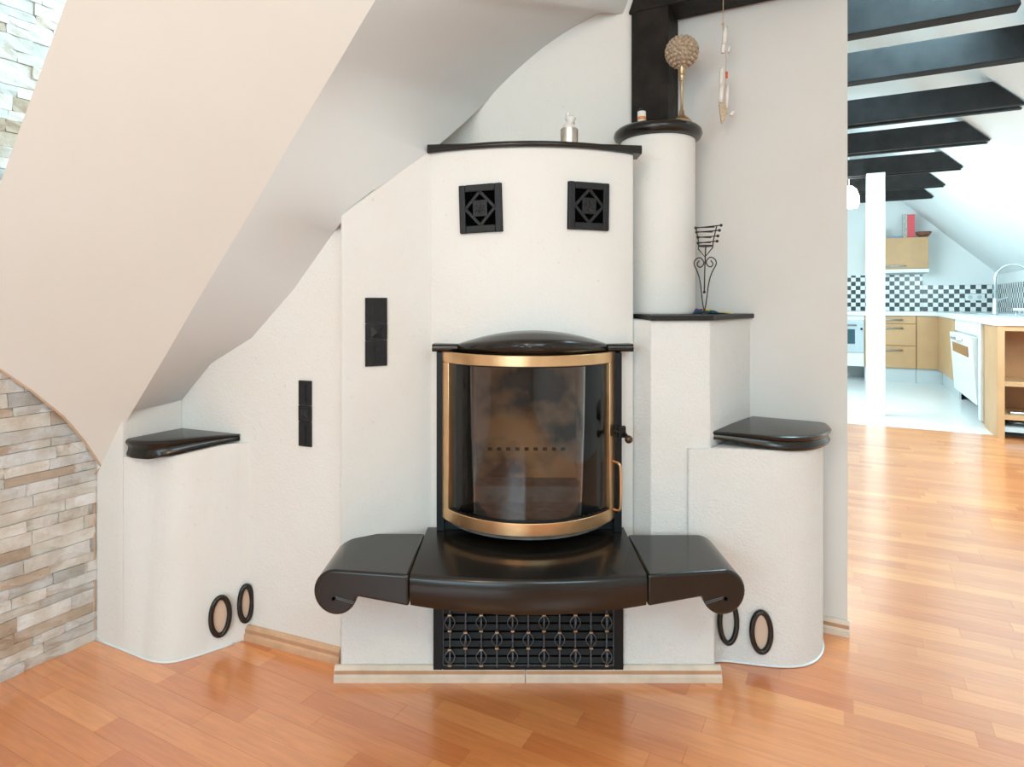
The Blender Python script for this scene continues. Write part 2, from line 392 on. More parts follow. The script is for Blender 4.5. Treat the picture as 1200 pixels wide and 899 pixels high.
# ------------------------------------------------------------------ setting: walls round the fireplace
K0 = Vector((-1.392, 2.097)); KA = Vector((-1.166, 2.215)); KB = Vector((-.532, 1.958))
def ray_line(px, A, Bv):
    k = (px - HX) / FPX; d = Bv - A
    t = (k * A.y - A.x) / (d.x - k * d.y); q = A + d * t
    return q
KM = Vector((-1.259, 2.031))
wb = B(); add_prism(wb, [K0, KM, KA, (KA.x - .05, KA.y + .2), (K0.x - .1, K0.y + .1)], 0, [.64, .80, .84, .84, .64])
struct(obj('wall_knee', wb, 'plaster'), 'white plaster knee wall behind the corner shelf')
wb = B(); add_prism(wb, [KA, KB, (KB.x + .1, KB.y + .5), (KA.x - .1, KA.y + .4)], 0, [.90, 1.44, 1.44, .90])
wall_front = struct(obj('wall_front', wb, 'plaster'), 'white plaster wall left of the fireplace')
# wall above the mantel
wb = B(); add_box(wb, -.60, .455, 2.33, 2.45, 1.2, 2.9); struct(obj('wall_chimney', wb, 'plaster'), 'white plaster chimney wall above the mantel')
# partition to the right of the fireplace
wb = B(); add_rs(wb, -1.6, .006, 2.402, 2.52, 0, 3.3); wall_right = struct(obj('wall_right', wb, 'wallpaint'), 'cream partition wall right of the fireplace')

# ------------------------------------------------------------------ setting: sloped ceilings by the fireplace
def plane3(a, b_, c):
    n = (b_ - a).cross(c - a).normalized(); return n, n.dot(a)
def onplane(px, py, pl):
    d = P(px, py, 1.0) - Vector((0, 0, CAMH)); n, k = pl
    t = (k - n.z * CAMH) / n.dot(d); return Vector((0, 0, CAMH)) + d * t
PLN = plane3(P(-2, 433, 1.845), P(119, 546, 2.085), P(440, 0, 1.70))
left_edge = [(119, 547), (98, 516), (75, 489), (38, 459), (0, 433), (-63, 386)]
A_edge = [(0, 215), (78, 0), (187, -300)]
C_edge = [(155, 482), (170, 457), (195, 415), (225, 363), (262, 301), (295, 246), (303, 232), (340, 168), (365, 126), (374, 111), (386, 91), (398, 71), (408, 54), (422, 30), (440, 0), (480, -67), (618, -300)]
outline = left_edge + A_edge + C_edge[::-1]
op = [onplane(x, y, PLN) for x, y in outline]
nb = PLN[0] if PLN[0].y > 0 else -PLN[0]
bm = B(); f = [bm.verts.new(p) for p in op]; bk = [bm.verts.new(p + nb * .05) for p in op]
bm.faces.new(f); bm.faces.new(bk[::-1])
for i in range(len(f)): j = (i + 1) % len(f); bm.faces.new((f[i], f[j], bk[j], bk[i]))
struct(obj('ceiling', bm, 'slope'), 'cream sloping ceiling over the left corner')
CP = [onplane(x, y, PLN) for x, y in C_edge]
tb = B(); add_tube(tb, [onplane(x, y, PLN) for x, y in left_edge[::-1]] + [Vector((-1.394, 2.092, .55)), Vector((-1.394, 2.092, .002))], .0035, 6)
struct(obj('trim_2', tb, 'string'), 'thin tan sealant line along the stone edge')
def wallpt(px, py):
    if px <= 213: q = ray_line(px, KM, KA)
    elif px <= 396: q = ray_line(px, KA, KB)
    elif px <= 505: q = ray_line(px, Vector((-.512, 1.878)), Vector((-.262, 2.02)))
    elif px <= 566: q = Vector((0, 2.02 + .31 * (px - 505) / 60))
    else: q = Vector(((px - HX) / FPX * 2.34, 2.34))
    return P(px, py, q.y)
W_edge = [(155, 482), (213, 469), (247, 426), (295, 396), (345, 338), (392, 271), (401, 259), (440, 222), (500, 180), (516, 168), (536, 151), (562, 127), (600, 90), (650, 48), (705, 16), (738, 4)]
WP = [wallpt(x, y) for x, y in W_edge]
WP.append(Vector((.55, 2.45, 2.75))); CP.append(CP[-1] + Vector((.25, 0, .35)))
WP[0] = CP[0].lerp(WP[0], .5)
def densify(L, i0, n=4):
    out = L[:i0 + 1]
    for i in range(i0, len(L) - 1):
        p0, p1, p2, p3 = L[max(i - 1, i0)], L[i], L[i + 1], L[min(i + 2, len(L) - 1)]
        for k in range(1, n + 1):
            t = k / n
            out.append(.5 * (2 * p1 + (p2 - p0) * t + (2 * p0 - 5 * p1 + 4 * p2 - p3) * t * t + (3 * p1 - p0 - 3 * p2 + p3) * t ** 3))
    return out
i0_ = W_edge.index((500, 180)); CP, WP = densify(CP, i0_), densify(WP, i0_)
bm = B(); NS = 8; secs = []; back = Vector((-.55, .29, .78)) * .03
for a_, w_ in zip(CP, WP):
    pts = [a_.lerp(w_, k / NS) for k in range(NS + 1)]
    pts.append(w_ + (w_ - Vector((0, 0, CAMH))) * (max(.10, min(.36, 2.38 - w_.y)) / w_.y))
    secs.append(pts + [p + back for p in pts[::-1]])
add_loft(bm, secs)
bm.verts.index_update(); nv = len(secs[0])
for e in bm.edges:
    a_, b_ = sorted(v.index for v in e.verts); ka, kb = a_ % nv, b_ % nv
    if (ka == kb and ka in (0, nv - 1, NS, NS + 1, NS + 2)) or ka != kb and (a_ < nv and b_ < nv or a_ >= nv * (len(secs) - 1)): e.smooth = False
struct(obj('ceiling', bm, 'slopeshade', smooth=True), 'sloping ceiling running up to the post, its shade painted pale grey')

# ------------------------------------------------------------------ setting: attic roof over kitchen and room
def roofR(r_, s_=10.8): return 2.607 - .967 * (r_ - .714 - .02 * (10.8 - s_))
def roofL(r_): return .75 + 1.16 * (r_ + 2.212)
RR = 2.2
bm = B(); add_hexa(bm, [RS(0, -2.6, roofR(0, -2.6)), RS(RR, -2.6, roofR(RR, -2.6)), RS(RR, 10.9, roofR(RR)), RS(0, 10.9, roofR(0)), RS(0, -2.6, roofR(0, -2.6) + .1), RS(RR, -2.6, roofR(RR, -2.6) + .1), RS(RR, 10.9, roofR(RR) + .1), RS(0, 10.9, roofR(0) + .1)])
struct(obj('ceiling', bm, 'kwhite'), 'white sloping kitchen ceiling on the right')
bm = B(); add_hexa(bm, [RS(-2.3, 2.52, roofL(-2.3)), RS(0, 2.52, roofR(0, 2.52)), RS(0, 10.9, roofR(0)), RS(-2.3, 10.9, roofL(-2.3)), RS(-2.3, 2.52, roofL(-2.3) + .1), RS(0, 2.52, roofR(0, 2.52) + .1), RS(0, 10.9, roofR(0) + .1), RS(-2.3, 10.9, roofL(-2.3) + .1)])
struct(obj('ceiling', bm, 'kwhite'), 'white sloping kitchen ceiling on the left')
SF = 10.8
# rest of the living room behind the camera
bm = B(); add_rs(bm, -2.4, 1.96, -2.72, -2.6, 0, 3.2); struct(obj('wall_rear', bm, 'wallpaint'), 'cream rear wall of the living room')
bm = B(); add_rs(bm, -2.50, -2.38, -2.6, .30, 0, 2.62); struct(obj('wall_living', bm, 'wallpaint'), 'cream wall beyond the dormer')
bm = B(); add_rs(bm, -2.5, .72, -2.6, 2.50, 2.63, 2.70); struct(obj('ceiling', bm, 'wallpaint'), 'flat cream ceiling over the living room')
def window_frame(name, cornersf, label):
    bm = B()
    for a, b_ in zip(cornersf, cornersf[1:] + cornersf[:1]): add_tube(bm, [a, b_], .03, 4)
    struct(obj(name, bm, 'upvc'), label)
window_frame('window_1', [RS(-1.7, -2.56, .5), RS(.9, -2.56, .5), RS(.9, -2.56, 2.2), RS(-1.7, -2.56, 2.2)], 'white frame of the rear window')
window_frame('added_light_frame_near', [RS(r_, s_, roofR(r_, s_) - .03) for r_, s_ in ((.18, 2.60), (.18, 3.32), (.68, 3.32), (.68, 2.60))], 'white frame added round the first made-up light over the passage')  # frame for the first added passage light, no opening behind it
window_frame('added_light_frame_far', [RS(r_, s_, roofR(r_, s_) - .03) for r_, s_ in ((.18, 3.52), (.18, 4.08), (.68, 4.08), (.68, 3.52))], 'white frame added round the second made-up light over the passage')  # frame for the second added passage light, no opening behind it
bm = B(); add_rs(bm, -2.4, 2.2, SF, SF + .1, 0, 3.4); struct(obj('wall_back', bm, 'kwhite'), 'white far kitchen wall')
bm = B(); add_rs(bm, 1.86, 1.96, -2.6, SF, 0, roofR(1.86)); struct(obj('wall_kitchen', bm, 'kwhite'), 'low white knee wall under the kitchen slope')
bm = B(); add_rs(bm, -2.35, -2.25, 2.52, SF, 0, .78); struct(obj('wall_kitchen_left', bm, 'kwhite'), 'low white knee wall on the hidden kitchen side')

# ------------------------------------------------------------------ baseboards
def skirting(name, A, Bv, h, d, mats, label, cut=0.0):
    A = Vector(A); Bv = Vector(Bv); t = (Bv - A).normalized(); n = Vector((t.y, -t.x))
    prof = [(0, 0), (d, 0), (d, h * .38), (d * .72, h * .52), (d * .72, h * .78), (d * .35, h), (0, h)]
    bm = B()
    add_loft(bm, [[(q.x + n.x * a - t.x * c_ * a, q.y + n.y * a - t.y * c_ * a, z_) for a, z_ in prof] for q, c_ in ((A, cut), (Bv, -cut))])
    o = struct(obj(name, bm, mats[0]), label)
    bm = B(); dd = d * .76
    add_loft(bm, [[(q.x + n.x * a, q.y + n.y * a, z_) for a, z_ in ((dd - .004, h * .5), (dd + .0005, h * .52), (dd + .0005, h * .74), (dd - .004, h * .76))] for q in (A + t * .002, Bv - t * .002)])
    obj('bead', bm, mats[1], o)
    return o
skirting('baseboard_left', KA.lerp(KB, .30), KB + (KB - KA).normalized() * -.0, .050, .016, ('skirt', 'skirtline'), 'reddish wood baseboard left of the fireplace')
skirting('baseboard_front', (-.528, 1.877), (.039, 1.877), .044, .022, ('skirtpale', 'skirtline'), 'pale wood baseboard, left length under the grille')
skirting('baseboard_front', (.041, 1.877), (.622, 1.877), .044, .022, ('skirtpale', 'skirtline'), 'pale wood baseboard, right length under the grille')
qa = RS(-.095, 2.402); qb = RS(.012, 2.402)
skirting('baseboard_right', qa.xy, qb.xy, .052, .016, ('skirtpale', 'skirtline'), 'short pale baseboard at the end of the partition')

# ------------------------------------------------------------------ FIREPLACE
fp = thing('fireplace', 'white plaster corner fireplace with curved black bench and brass-framed stove door', 'fireplace', (.05, 1.95, 0))
XM = .064; BR = .581; BCY = 2.501
def breastY(x): return BCY - math.sqrt(max(0, BR * BR - (x - XM) ** 2))
arc = [(x, breastY(x)) for x in [-.262 + .652 * i / 20 for i in range(21)]]
bm = B()
poly = [(-.512, 1.878), (-.419, 1.9312)] + arc + [(.40, 2.32), (-.545, 2.32), (-.534, 1.96)]
add_prism(bm, poly, .30, [1.389, 1.478] + [1.622] + [1.602] * 20 + [1.602, 1.374, 1.374])
body = obj('plaster_body', bm, 'plaster', fp)
cut = B(); add_box(cut, -.236, .341, 1.80, 2.36, .395, .985)
co = obj('cutter', cut, None)
md = body.modifiers.new('hole', 'BOOLEAN'); md.object = co; md.operation = 'DIFFERENCE'; md.solver = 'EXACT'
dg = bpy.context.evaluated_depsgraph_get(); me2 = bpy.data.meshes.new_from_object(body.evaluated_get(dg))
body.modifiers.clear(); body.data = me2; bpy.data.objects.remove(co)
if not me2.materials: me2.materials.append(M['plaster'])
bm = B(); add_prism(bm, [(-.512, 1.878), (.607, 1.878), (.604, 1.951), (.545, 1.951), (.43, 2.0), (.40, 2.32), (-.5, 2.32), (-.535, 1.96)], 0, .2995)
obj('plinth', bm, 'stucco', fp)
# side pier with its slab
bm = B(); add_prism(bm, [(.3905, 2.03), (.433, 1.957), (.623, 1.972), (.862, 2.268), (.70, 2.38), (.42, 2.40)], 0.28, 1.069)
obj('side_pier', bm, 'stucco', fp)
bm = B(); add_prism(bm, [(.431, 1.942), (.629, 1.956), (.876, 2.263), (.72, 2.355), (.44, 2.33)], 1.0695, 1.0855)
obj('pier_slab', bm, 'blackmat', fp, bevel=.003)
# chimney column with black collar
CX, CY, CR = .523, 2.255, .131
bm = B(); add_prism(bm, [(CX + CR * math.cos(a), CY + CR * math.sin(a)) for a in [-PI * 1.15 + PI * 1.3 * i / 32 for i in range(33)]], 1.086, 1.70)
obj('chimney_column', bm, 'plaster', fp, autosmooth=40)
bm = B()
prof = [(.10, 0), (CR + .004, .002), (CR + .018, .008), (CR + .025, .022), (CR + .022, .036), (CR + .012, .045), (.09, .047)]
angs = [-PI * 1.08 + PI * 1.12 * i / 40 for i in range(41)]
add_loft(bm, [[(CX + r_ * math.cos(a), CY + r_ * math.sin(a), 1.700 + z_) for r_, z_ in prof] for a in angs])
col_cap = obj('column_collar', bm, 'black', fp, autosmooth=50)
bm = B(); add_prism(bm, [(CX + .125 * math.cos(a), CY + .125 * math.sin(a)) for a in [2 * PI * i / 32 for i in range(32)]], 1.7005, 1.742)
obj('column_top', bm, 'black', fp)
COLZ = 1.747
# mantel
def mantelY(x): return breastY(x) - .014
xs = [-.272 + .690 * i / 36 for i in range(37)]
secs = []
for x in xs:
    e = min(x - xs[0], xs[-1] - x)
    if e < .05: y0 = (mantelY(xs[0] + .05) if x < .1 else mantelY(xs[-1] - .05)) + .5 * (.05 - e)
    else: y0 = mantelY(x)
    th = .017 + .011 * max(0, 1 - e / .14)
    zb = 1.6025 + .002 * max(0, 1 - e / .1)
    secs.append([(x, 2.10, zb), (x, y0 + .004, zb), (x, y0, zb + th * .3), (x, y0, zb + th * .7), (x, y0 + .006, zb + th), (x, 2.10, zb + th)])
bm = B(); add_loft(bm, secs); obj('mantel_shelf', bm, 'black', fp, autosmooth=50)
bm = B(); add_box(bm, -.25, .388, 2.10, 2.328, 1.6025, 1.619); obj('mantel_top', bm, 'plaster', fp)
# stove: black frame, firebox, glass, brass
DXM, DR, DHALF, DY = .052, .2985, .267, 1.955
DCY = 1.79 + DR
def doorY(x, o=0.0): return DCY - math.sqrt(max(1e-6, (DR + o) ** 2 - (x - DXM) ** 2))
bm = B()
add_box(bm, -.2355, -.212, 1.958, 2.02, .414, .970); add_box(bm, .317, .3405, 1.945, 2.02, .414, .970)
add_box(bm, -.2355, .3405, 1.965, 2.02, .945, .970); add_box(bm, -.2355, .3405, 1.97, 2.02, .4135, .44)
obj('stove_frame', bm, 'blackpaint', fp)
fbx = B()
def quad(bm, a, b_, c, d): bm.faces.new([bm.verts.new(p) for p in (a, b_, c, d)])
fire = obj('firebox', add_prism(B(), [(-.13, 2.33), (.235, 2.33), (.235, 2.345), (-.13, 2.345)], .405, .975), 'fireclay', fp)
for pl_ in ([(-.212, 2.03), (-.13, 2.33), (-.142, 2.338), (-.226, 2.03)], [(.317, 2.03), (.235, 2.33), (.247, 2.338), (.331, 2.03)]):
    obj('fire_brick', add_prism(B(), pl_, .405, .975), 'fireclay', fire)
obj('firebox_roof', add_box(B(), -.23, .335, 2.02, 2.34, .958, .975), 'blackmat', fire)
obj('ash_ledge', add_prism(B(), [(DXM + (DR - .02) * math.sin(a), DCY - (DR - .02) * math.cos(a)) for a in [-1.05 + 2.1 * i / 16 for i in range(17)]] + [(.31, 2.09), (-.21, 2.09)], .44, .462), 'ash', fire)
obj('ash_lip', add_box(B(), -.205, .31, 2.085, 2.10, .45, .515), 'ash', fire)
obj('firebox_floor', add_box(B(), -.21, .315, 2.10, 2.33, .43, .475), 'ash', fire)
for i in range(9):      # black bars paint the dark of slots low in the back lining
    x0 = -.09 + i * .034
    obj('air_slot_shade', add_box(B(), x0, x0 + .016, 2.3285, 2.3305, .575, .587), 'holeshade', fire)
# door
AH = math.asin(DHALF / DR)
def door_pt(a, o, z_): return (DXM + (DR + o) * math.sin(a), DCY - (DR + o) * math.cos(a), z_)
def band(bm, a0, a1, z0, z1, oi_, oo, n=28):
    secs = []
    for i in range(n + 1):
        a = a0 + (a1 - a0) * i / n
        secs.append([door_pt(a, oi_, z0), door_pt(a, oo, z0), door_pt(a, oo, z1), door_pt(a, oi_, z1)])
    add_loft(bm, secs)
ZB0, ZB1, ZT1, ZT0 = .458, .495, .942, .974
door = obj('stove_door', (lambda b_: (band(b_, -AH, AH, ZB0, ZB1, -.012, .004), band(b_, -AH, AH, ZT1, ZT0, -.012, .004), band(b_, -AH, -AH + .155, ZB1, ZT1, -.012, .004, 4), band(b_, AH - .155, AH, ZB1, ZT1, -.012, .004, 4), b_)[-1])(B()), 'brass', fp, autosmooth=30, bevel=.0015)
bm = B(); band(bm, -AH + .12, AH - .12, ZB1 - .01, ZT1 + .01, -.010, -.006); obj('glass_pane', bm, 'glass', door, autosmooth=30)
for za_, zb_ in ((ZB1, ZB1 + .004), (ZT1 - .003, ZT1)):
    bm = B(); band(bm, -AH + .155, AH - .155, za_, zb_, -.006, .001); obj('glass_seal', bm, 'blackpaint', door)
# handle (brass bow) and knob
hx, hy = door_pt(AH - .05, .004, 0)[:2]
z1, z0 = .640, .492
pts = smooth_poly([Vector((hx - .012, hy - .004, z1)), Vector((hx + .012, hy - .028, z1 - .004)), Vector((hx + .016, hy - .030, z1 - .02)), Vector((hx + .016, hy - .030, z0 + .012)), Vector((hx + .012, hy - .028, z0 - .004)), Vector((hx - .012, hy - .004, z0))], 2, False)
obj('door_handle', add_tube(B(), pts, .0042, 8), 'brass', door, smooth=True)
bm = B(); add_tube(bm, [(hx + .004, hy + .01, .727), (.345, 1.93, .722), (.352, 1.905, .715)], [.008, .008, .006], 8); add_box(bm, .328, .350, 1.925, 1.944, .71, .745)
kb = obj('door_latch', bm, 'blackpaint', fp, bevel=.002)
obj('latch_knob', add_ball(B(), (.353, 1.897, .712), .0125, 14, 10), 'rust', kb, smooth=True)
# lintel over the stove: middle piece and two end pieces
LCX, LHW = .0645, .3125
def lintelY(t):
    q = min(1, abs(t) / .745); return 1.942 - .165 * (1 - q * q)
def lintel(bm, t0, t1, n, mid):
    secs = []
    for i in range(n + 1):
        t = t0 + (t1 - t0) * i / n; x = LCX + t * LHW
        q = min(1, abs(t) / .745); bul = (1 - q * q)
        yf = lintelY(t)
        zt = .9965 + .028 * bul; zb = .9725 + .004 * bul
        yb = 2.02 if x < .36 else 2.05
        h = zt - zb; d_ = .010 + .016 * bul; sec = [(x, yb, zb), (x, yf + d_, zb)]
        for k in range(7):
            a = -PI / 2 * .7 + PI * .85 * k / 6
            sec.append((x, yf + d_ - d_ * math.cos(a), zb + h * .5 + h * .5 * math.sin(a)))
        sec += [(x, yf + d_ + .015, zt + .010 * bul), (x, yf + (yb - yf) * .6, zt + .016 * bul), (x, yb, zt)]
        secs.append(sec)
    add_loft(bm, secs)
bm = B(); lintel(bm, -.743, .743, 36, True); lc = obj('stove_lintel', bm, 'black', fp, autosmooth=60)
for a, b_ in ((-1.0, -.747), (.747, 1.0)):
    bm = B(); lintel(bm, a, b_, 6, False); obj('lintel_end', bm, 'black', fp, autosmooth=50)
for cx_, hw, hh in ((LCX, .030, .0100), (LCX - .036, .018, .006), (LCX + .036, .018, .006)):
    pts = []
    for dx, dz in ((-hw, 0), (0, hh), (hw, 0), (0, -hh)):
        x = cx_ + dx; yf = lintelY((x - LCX) / LHW)
        pts.append((x, yf - .0005 + abs(dz) * .3, .9995 + dz))
    obj('diamond_relief', add_tube(B(), pts, .0028, 6, closed=True), 'blackmat', lc, smooth=True)
# bench: middle block and two scrolled end blocks
ZT = .4125
def benchY(x):
    t = (x - .043) / .311; return 1.612 + .030 * t * t
bm = B(); secs = []
for i in range(25):
    x = -.2675 + (.3535 + .2675) * i / 24
    t = (x - .043) / .311; th = .095 - .012 * t * t; yf = benchY(x)
    yb = 1.99
    secs.append([(x, yb, ZT - th), (x, yf + .010, ZT - th), (x, yf + .002, ZT - th * .8), (x, yf - .002, ZT - th * .4), (x, yf, ZT - .012), (x, yf + .004, ZT - .004), (x, yf + .012, ZT), (x, yb, ZT)])
add_loft(bm, secs); obj('bench_block', bm, 'black', fp, autosmooth=50)
def end_block(sgn, xj, xc):
    r_ = .060; zc = ZT - r_
    out = [(xj, ZT - .083), (xj, ZT)]
    for k in range(5): out.append((xj + (xc - xj) * (k + 1) / 6, ZT))
    for k in range(25):
        a = PI / 2 + (PI * 1.5 - .12) * k / 24
        out.append((xc + sgn * -1 * -math.cos(a) * r_ if False else xc + (math.cos(a) * r_) * (1 if sgn < 0 else -1), zc + math.sin(a) * r_))
    bm = B(); secs = []
    yfa = lambda x: 1.642 + .030 * abs(x - xj) / abs(xc - xj)
    ybk = lambda x: 1.935 if abs(x - .05) > .50 else 2.03
    add_loft(bm, [[(x, yfa(x), z_) for x, z_ in out], [(x, 1.93 if sgn > 0 else 1.94, z_) for x, z_ in out]])
    o = obj('bench_block', bm, 'black', fp, bevel=.007, seg=3, autosmooth=35)
    # volute mark on the front
    s_ = 1 if sgn < 0 else -1
    yv = yfa(xc) - .001
    obj('volute_hole_shade', add_tube(B(), [(xc - s_ * .004, yv - .001, zc - .016), (xc - s_ * .004, yv + .004, zc - .016)], .0045, 10), 'holeshade', o)  # black disc paints the shade of a small hole
    bm = B()
    for x0_, x1_, dz in ((.002, .054, 0), (.004, .052, -.0045)):
        xa, xb = xc + s_ * x0_, xc + s_ * x1_
        add_tube(bm, [(xa, yfa(xa) - .001, zc - .010 + dz), (xb, yfa(xb) - .001, zc - .021 + dz)], .0016, 6)
    obj('volute_ridge_highlight', bm, 'gunmetal', o)  # lighter grey paints the highlight lines on the dark scroll
end_block(-1, -.270, -.472); end_block(1, .356, .566)
# square vent grilles on the breast
def vent(cx_, zc, hw, hh, rot):
    a = math.asin((cx_ - XM) / BR); nrm = Vector((math.sin(a), -math.cos(a), 0)); tx = Vector((math.cos(a), math.sin(a), 0))
    c = Vector((cx_, breastY(cx_), zc)) + nrm * .001
    def Q(u, v_, d):
        u2 = u * math.cos(rot) - v_ * math.sin(rot); v2 = u * math.sin(rot) + v_ * math.cos(rot)
        return c + tx * u2 + Vector((0, 0, v2)) + nrm * d
    root = obj('vent_grille', add_hexa(B(), [Q(-hw, -hh, -.012), Q(hw, -hh, -.012), Q(hw, -hh, .002), Q(-hw, -hh, .002), Q(-hw, hh, -.012), Q(hw, hh, -.012), Q(hw, hh, .002), Q(-hw, hh, .002)]), 'holeshade', fp)  # black backing paints the dark of the holes between the bars
    bm = B(); iw, ih = hw * .70, hh * .70
    for (u0, u1, v0, v1) in ((-hw, -iw, -hh, hh), (iw, hw, -hh, hh), (-iw, iw, ih, hh), (-iw, iw, -hh, -ih)):
        add_hexa(bm, [Q(u0, v0, .002), Q(u1, v0, .002), Q(u1, v0, .011), Q(u0, v0, .011), Q(u0, v1, .002), Q(u1, v1, .002), Q(u1, v1, .011), Q(u0, v1, .011)])
    obj('grille_frame', bm, 'blackmat', root, bevel=.003)
    bm = B()
    for (u0, v0, u1, v1) in ((-iw, 0, 0, ih), (0, ih, iw, 0), (iw, 0, 0, -ih), (0, -ih, -iw, 0)):
        dx, dz = u1 - u0, v1 - v0; L = math.hypot(dx, dz); px_, pz_ = -dz / L * .0045, dx / L * .0045
        add_hexa(bm, [Q(u0 - px_, v0 - pz_, .002), Q(u1 - px_, v1 - pz_, .002), Q(u1 + px_, v1 + pz_, .002), Q(u0 + px_, v0 + pz_, .002), Q(u0 - px_, v0 - pz_, .009), Q(u1 - px_, v1 - pz_, .009), Q(u1 + px_, v1 + pz_, .009), Q(u0 + px_, v0 + pz_, .009)])
    obj('diamond_bars', bm, 'blackmat', root)
    e = hw * .34; eh = hh * .34
    ct = obj('centre_tile', add_hexa(B(), [Q(-e, -eh, .002), Q(e, -eh, .002), Q(e, -eh, .010), Q(-e, -eh, .010), Q(-e, eh, .002), Q(e, eh, .002), Q(e, eh, .010), Q(-e, eh, .010)]), 'blackmat', root, bevel=.001)
    bm = B()
    for k in range(6):
        a2 = PI * 2 * k / 6 + .3
        add_tube(bm, [Q(-e * .3, -eh * .2, .0105), Q(e * .45 * math.cos(a2), eh * .45 * math.sin(a2), .012), Q(e * .85 * math.cos(a2 + .35), eh * .85 * math.sin(a2 + .35), .0105)], [.0012, .0016, .0008], 5)
    obj('leaf_relief', bm, 'wroughtiron', root)
vent(-.096, 1.4165, .0685, .0745, .03); vent(.236, 1.424, .0675, .0735, -.012)
# ornamental air grille in the plinth
gx0, gx1, gz0, gz1, gy = -.234, .331, .020, .285, 1.876
ag = obj('air_grille', add_box(B(), gx0, gx1, gy - .004, gy + .02, gz0, gz1), 'holeshade', fp)  # black backing paints the darkness behind the ornamental bars
bm = B()
for a in ((gx0, gx0 + .028, gz0, gz1), (gx1 - .028, gx1, gz0, gz1), (gx0 + .028, gx1 - .028, gz0, gz0 + .028), (gx0 + .028, gx1 - .028, gz1 - .02, gz1)):
    add_box(bm, a[0], a[1], gy - .014, gy - .004, a[2], a[3])
obj('grille_frame', bm, 'blackpaint', ag, bevel=.002)
for k in range(9):
    z_ = gz0 + .036 + k * .0245
    obj('louvre_slat', add_hexa(B(), [(gx0 + .028, gy - .004, z_), (gx1 - .028, gy - .004, z_), (gx1 - .028, gy - .004, z_ + .012), (gx0 + .028, gy - .004, z_ + .012), (gx0 + .028, gy - .010, z_ - .004), (gx1 - .028, gy - .010, z_ - .004), (gx1 - .028, gy - .010, z_ - .002), (gx0 + .028, gy - .010, z_ - .002)]), 'slat', ag)
rod = B(); add_tube(rod, [(0, 0, gz0 + .026 + .22 * i / 44) for i in range(45)], .0026, 4, twist=.55)
rodm = bpy.data.meshes.new('twisted_rod'); rod.to_mesh(rodm); rod.free(); rodm.materials.append(M['gunmetal'])
bas = B()
for k in range(4):
    a = PI / 2 * k
    pts = []
    for i in range(9):
        t = -1 + 2 * i / 8; rr_ = .0150 * math.cos(t * PI / 2) ** .8 if abs(t) < 1 else 0
        aa = a + t * .25; pts.append((rr_ * math.cos(aa), rr_ * math.sin(aa) * .8, t * .0215))
    add_tube(bas, pts, .0016, 5)
basm = bpy.data.meshes.new('basket_twist'); bas.to_mesh(basm); bas.free(); basm.materials.append(M['gunmetal'])
clm = bpy.data.meshes.new('brass_collar'); cb = B(); add_box(cb, -.0052, .0052, -.004, .004, -.0022, .0022); cb.to_mesh(clm); cb.free(); clm.materials.append(M['brassdull'])
def put(name, me, loc):
    o = bpy.data.objects.new(name, me); COL.objects.link(o); o.parent = ag; o.location = loc; return o
for c_ in range(11):
    x = -.184 + c_ * .0464
    put('twisted_rod', rodm, (x, gy - .018, 0))
    for z_ in ((.180, .078) if c_ % 2 == 0 else (.129,)):
        put('basket_twist', basm, (x, gy - .022, z_))
        for dz in (-.0235, .0235): put('brass_collar', clm, (x, gy - .024, z_ + dz))
bm = B()
add_tube(bm, [(gx0 + .030 + (gx1 - gx0 - .060) * i / 120, gy - .016, gz0 + .029 + .002 * (i % 2)) for i in range(121)], .0018, 4)
add_tube(bm, [(gx0 + .029 + .002 * (i % 2), gy - .016, gz0 + .03 + .20 * i / 44) for i in range(45)], .0018, 4)
add_tube(bm, [(gx1 - .029 - .002 * (i % 2), gy - .016, gz0 + .03 + .20 * i / 44) for i in range(45)], .0018, 4)
obj('rope_border', bm, 'gunmetal', ag)

# black relief tiles set in the plaster
def relief_tile(c, t, hw, z0, z1, label):
    n = Vector((t.y, -t.x, 0)); t = Vector((t.x, t.y, 0)); c = Vector((c.x, c.y, 0))
    root = thing('relief_tile', label, 'wall tile', (c.x, c.y, z0), 'black relief tiles in the plaster')
    def Q(u, z_, d): return c + t * u + n * d + Vector((0, 0, z_))
    h = z1 - z0; za, zb = z0 + h * .38, z0 + h * .62
    def bx_(u0, u1, a, b_, d): return add_hexa(B(), [Q(u0, a, .0003), Q(u1, a, .0003), Q(u1, a, d), Q(u0, a, d), Q(u0, b_, .0003), Q(u1, b_, .0003), Q(u1, b_, d), Q(u0, b_, d)])
    for a, b_ in ((z0, za - .001), (zb + .001, z1)):
        p_ = obj('end_tile', bx_(-hw, hw, a, b_, .006), 'blackmat', root, bevel=.0015)
        obj('groove_ridge', bx_(-.004, .004, a + .012, b_ - .012, .0085), 'blackmat', p_)
    p_ = obj('middle_tile', bx_(-hw, hw, za, zb, .007), 'blackmat', root, bevel=.0015)
    bm = B(); k = hw * .5; zm = (za + zb) / 2
    v = [bm.verts.new(q) for q in (Q(-k, zm - k, .007), Q(k, zm - k, .007), Q(k, zm + k, .007), Q(-k, zm + k, .007), Q(0, zm, .016))]
    for i in range(4): bm.faces.new((v[i], v[(i + 1) % 4], v[4]))
    bm.faces.new(v[:4]); obj('pyramid_stud', bm, 'blackmat', p_)
A_, B_ = Vector((-.512, 1.878)), Vector((-.262, 2.02)); c = ray_line(440.5, A_, B_)
relief_tile(c, (B_ - A_).normalized(), .0345, P(440, 429, c.y).z, P(440, 349, c.y).z, 'upper black relief tile on the fireplace shoulder, nearer the stove')
c = ray_line(358.5, KA, KB)
relief_tile(c, (KB - KA).normalized(), .0255, P(358, 523, c.y).z, P(358, 446, c.y).z, 'lower black relief tile on the wall above the left baseboard')

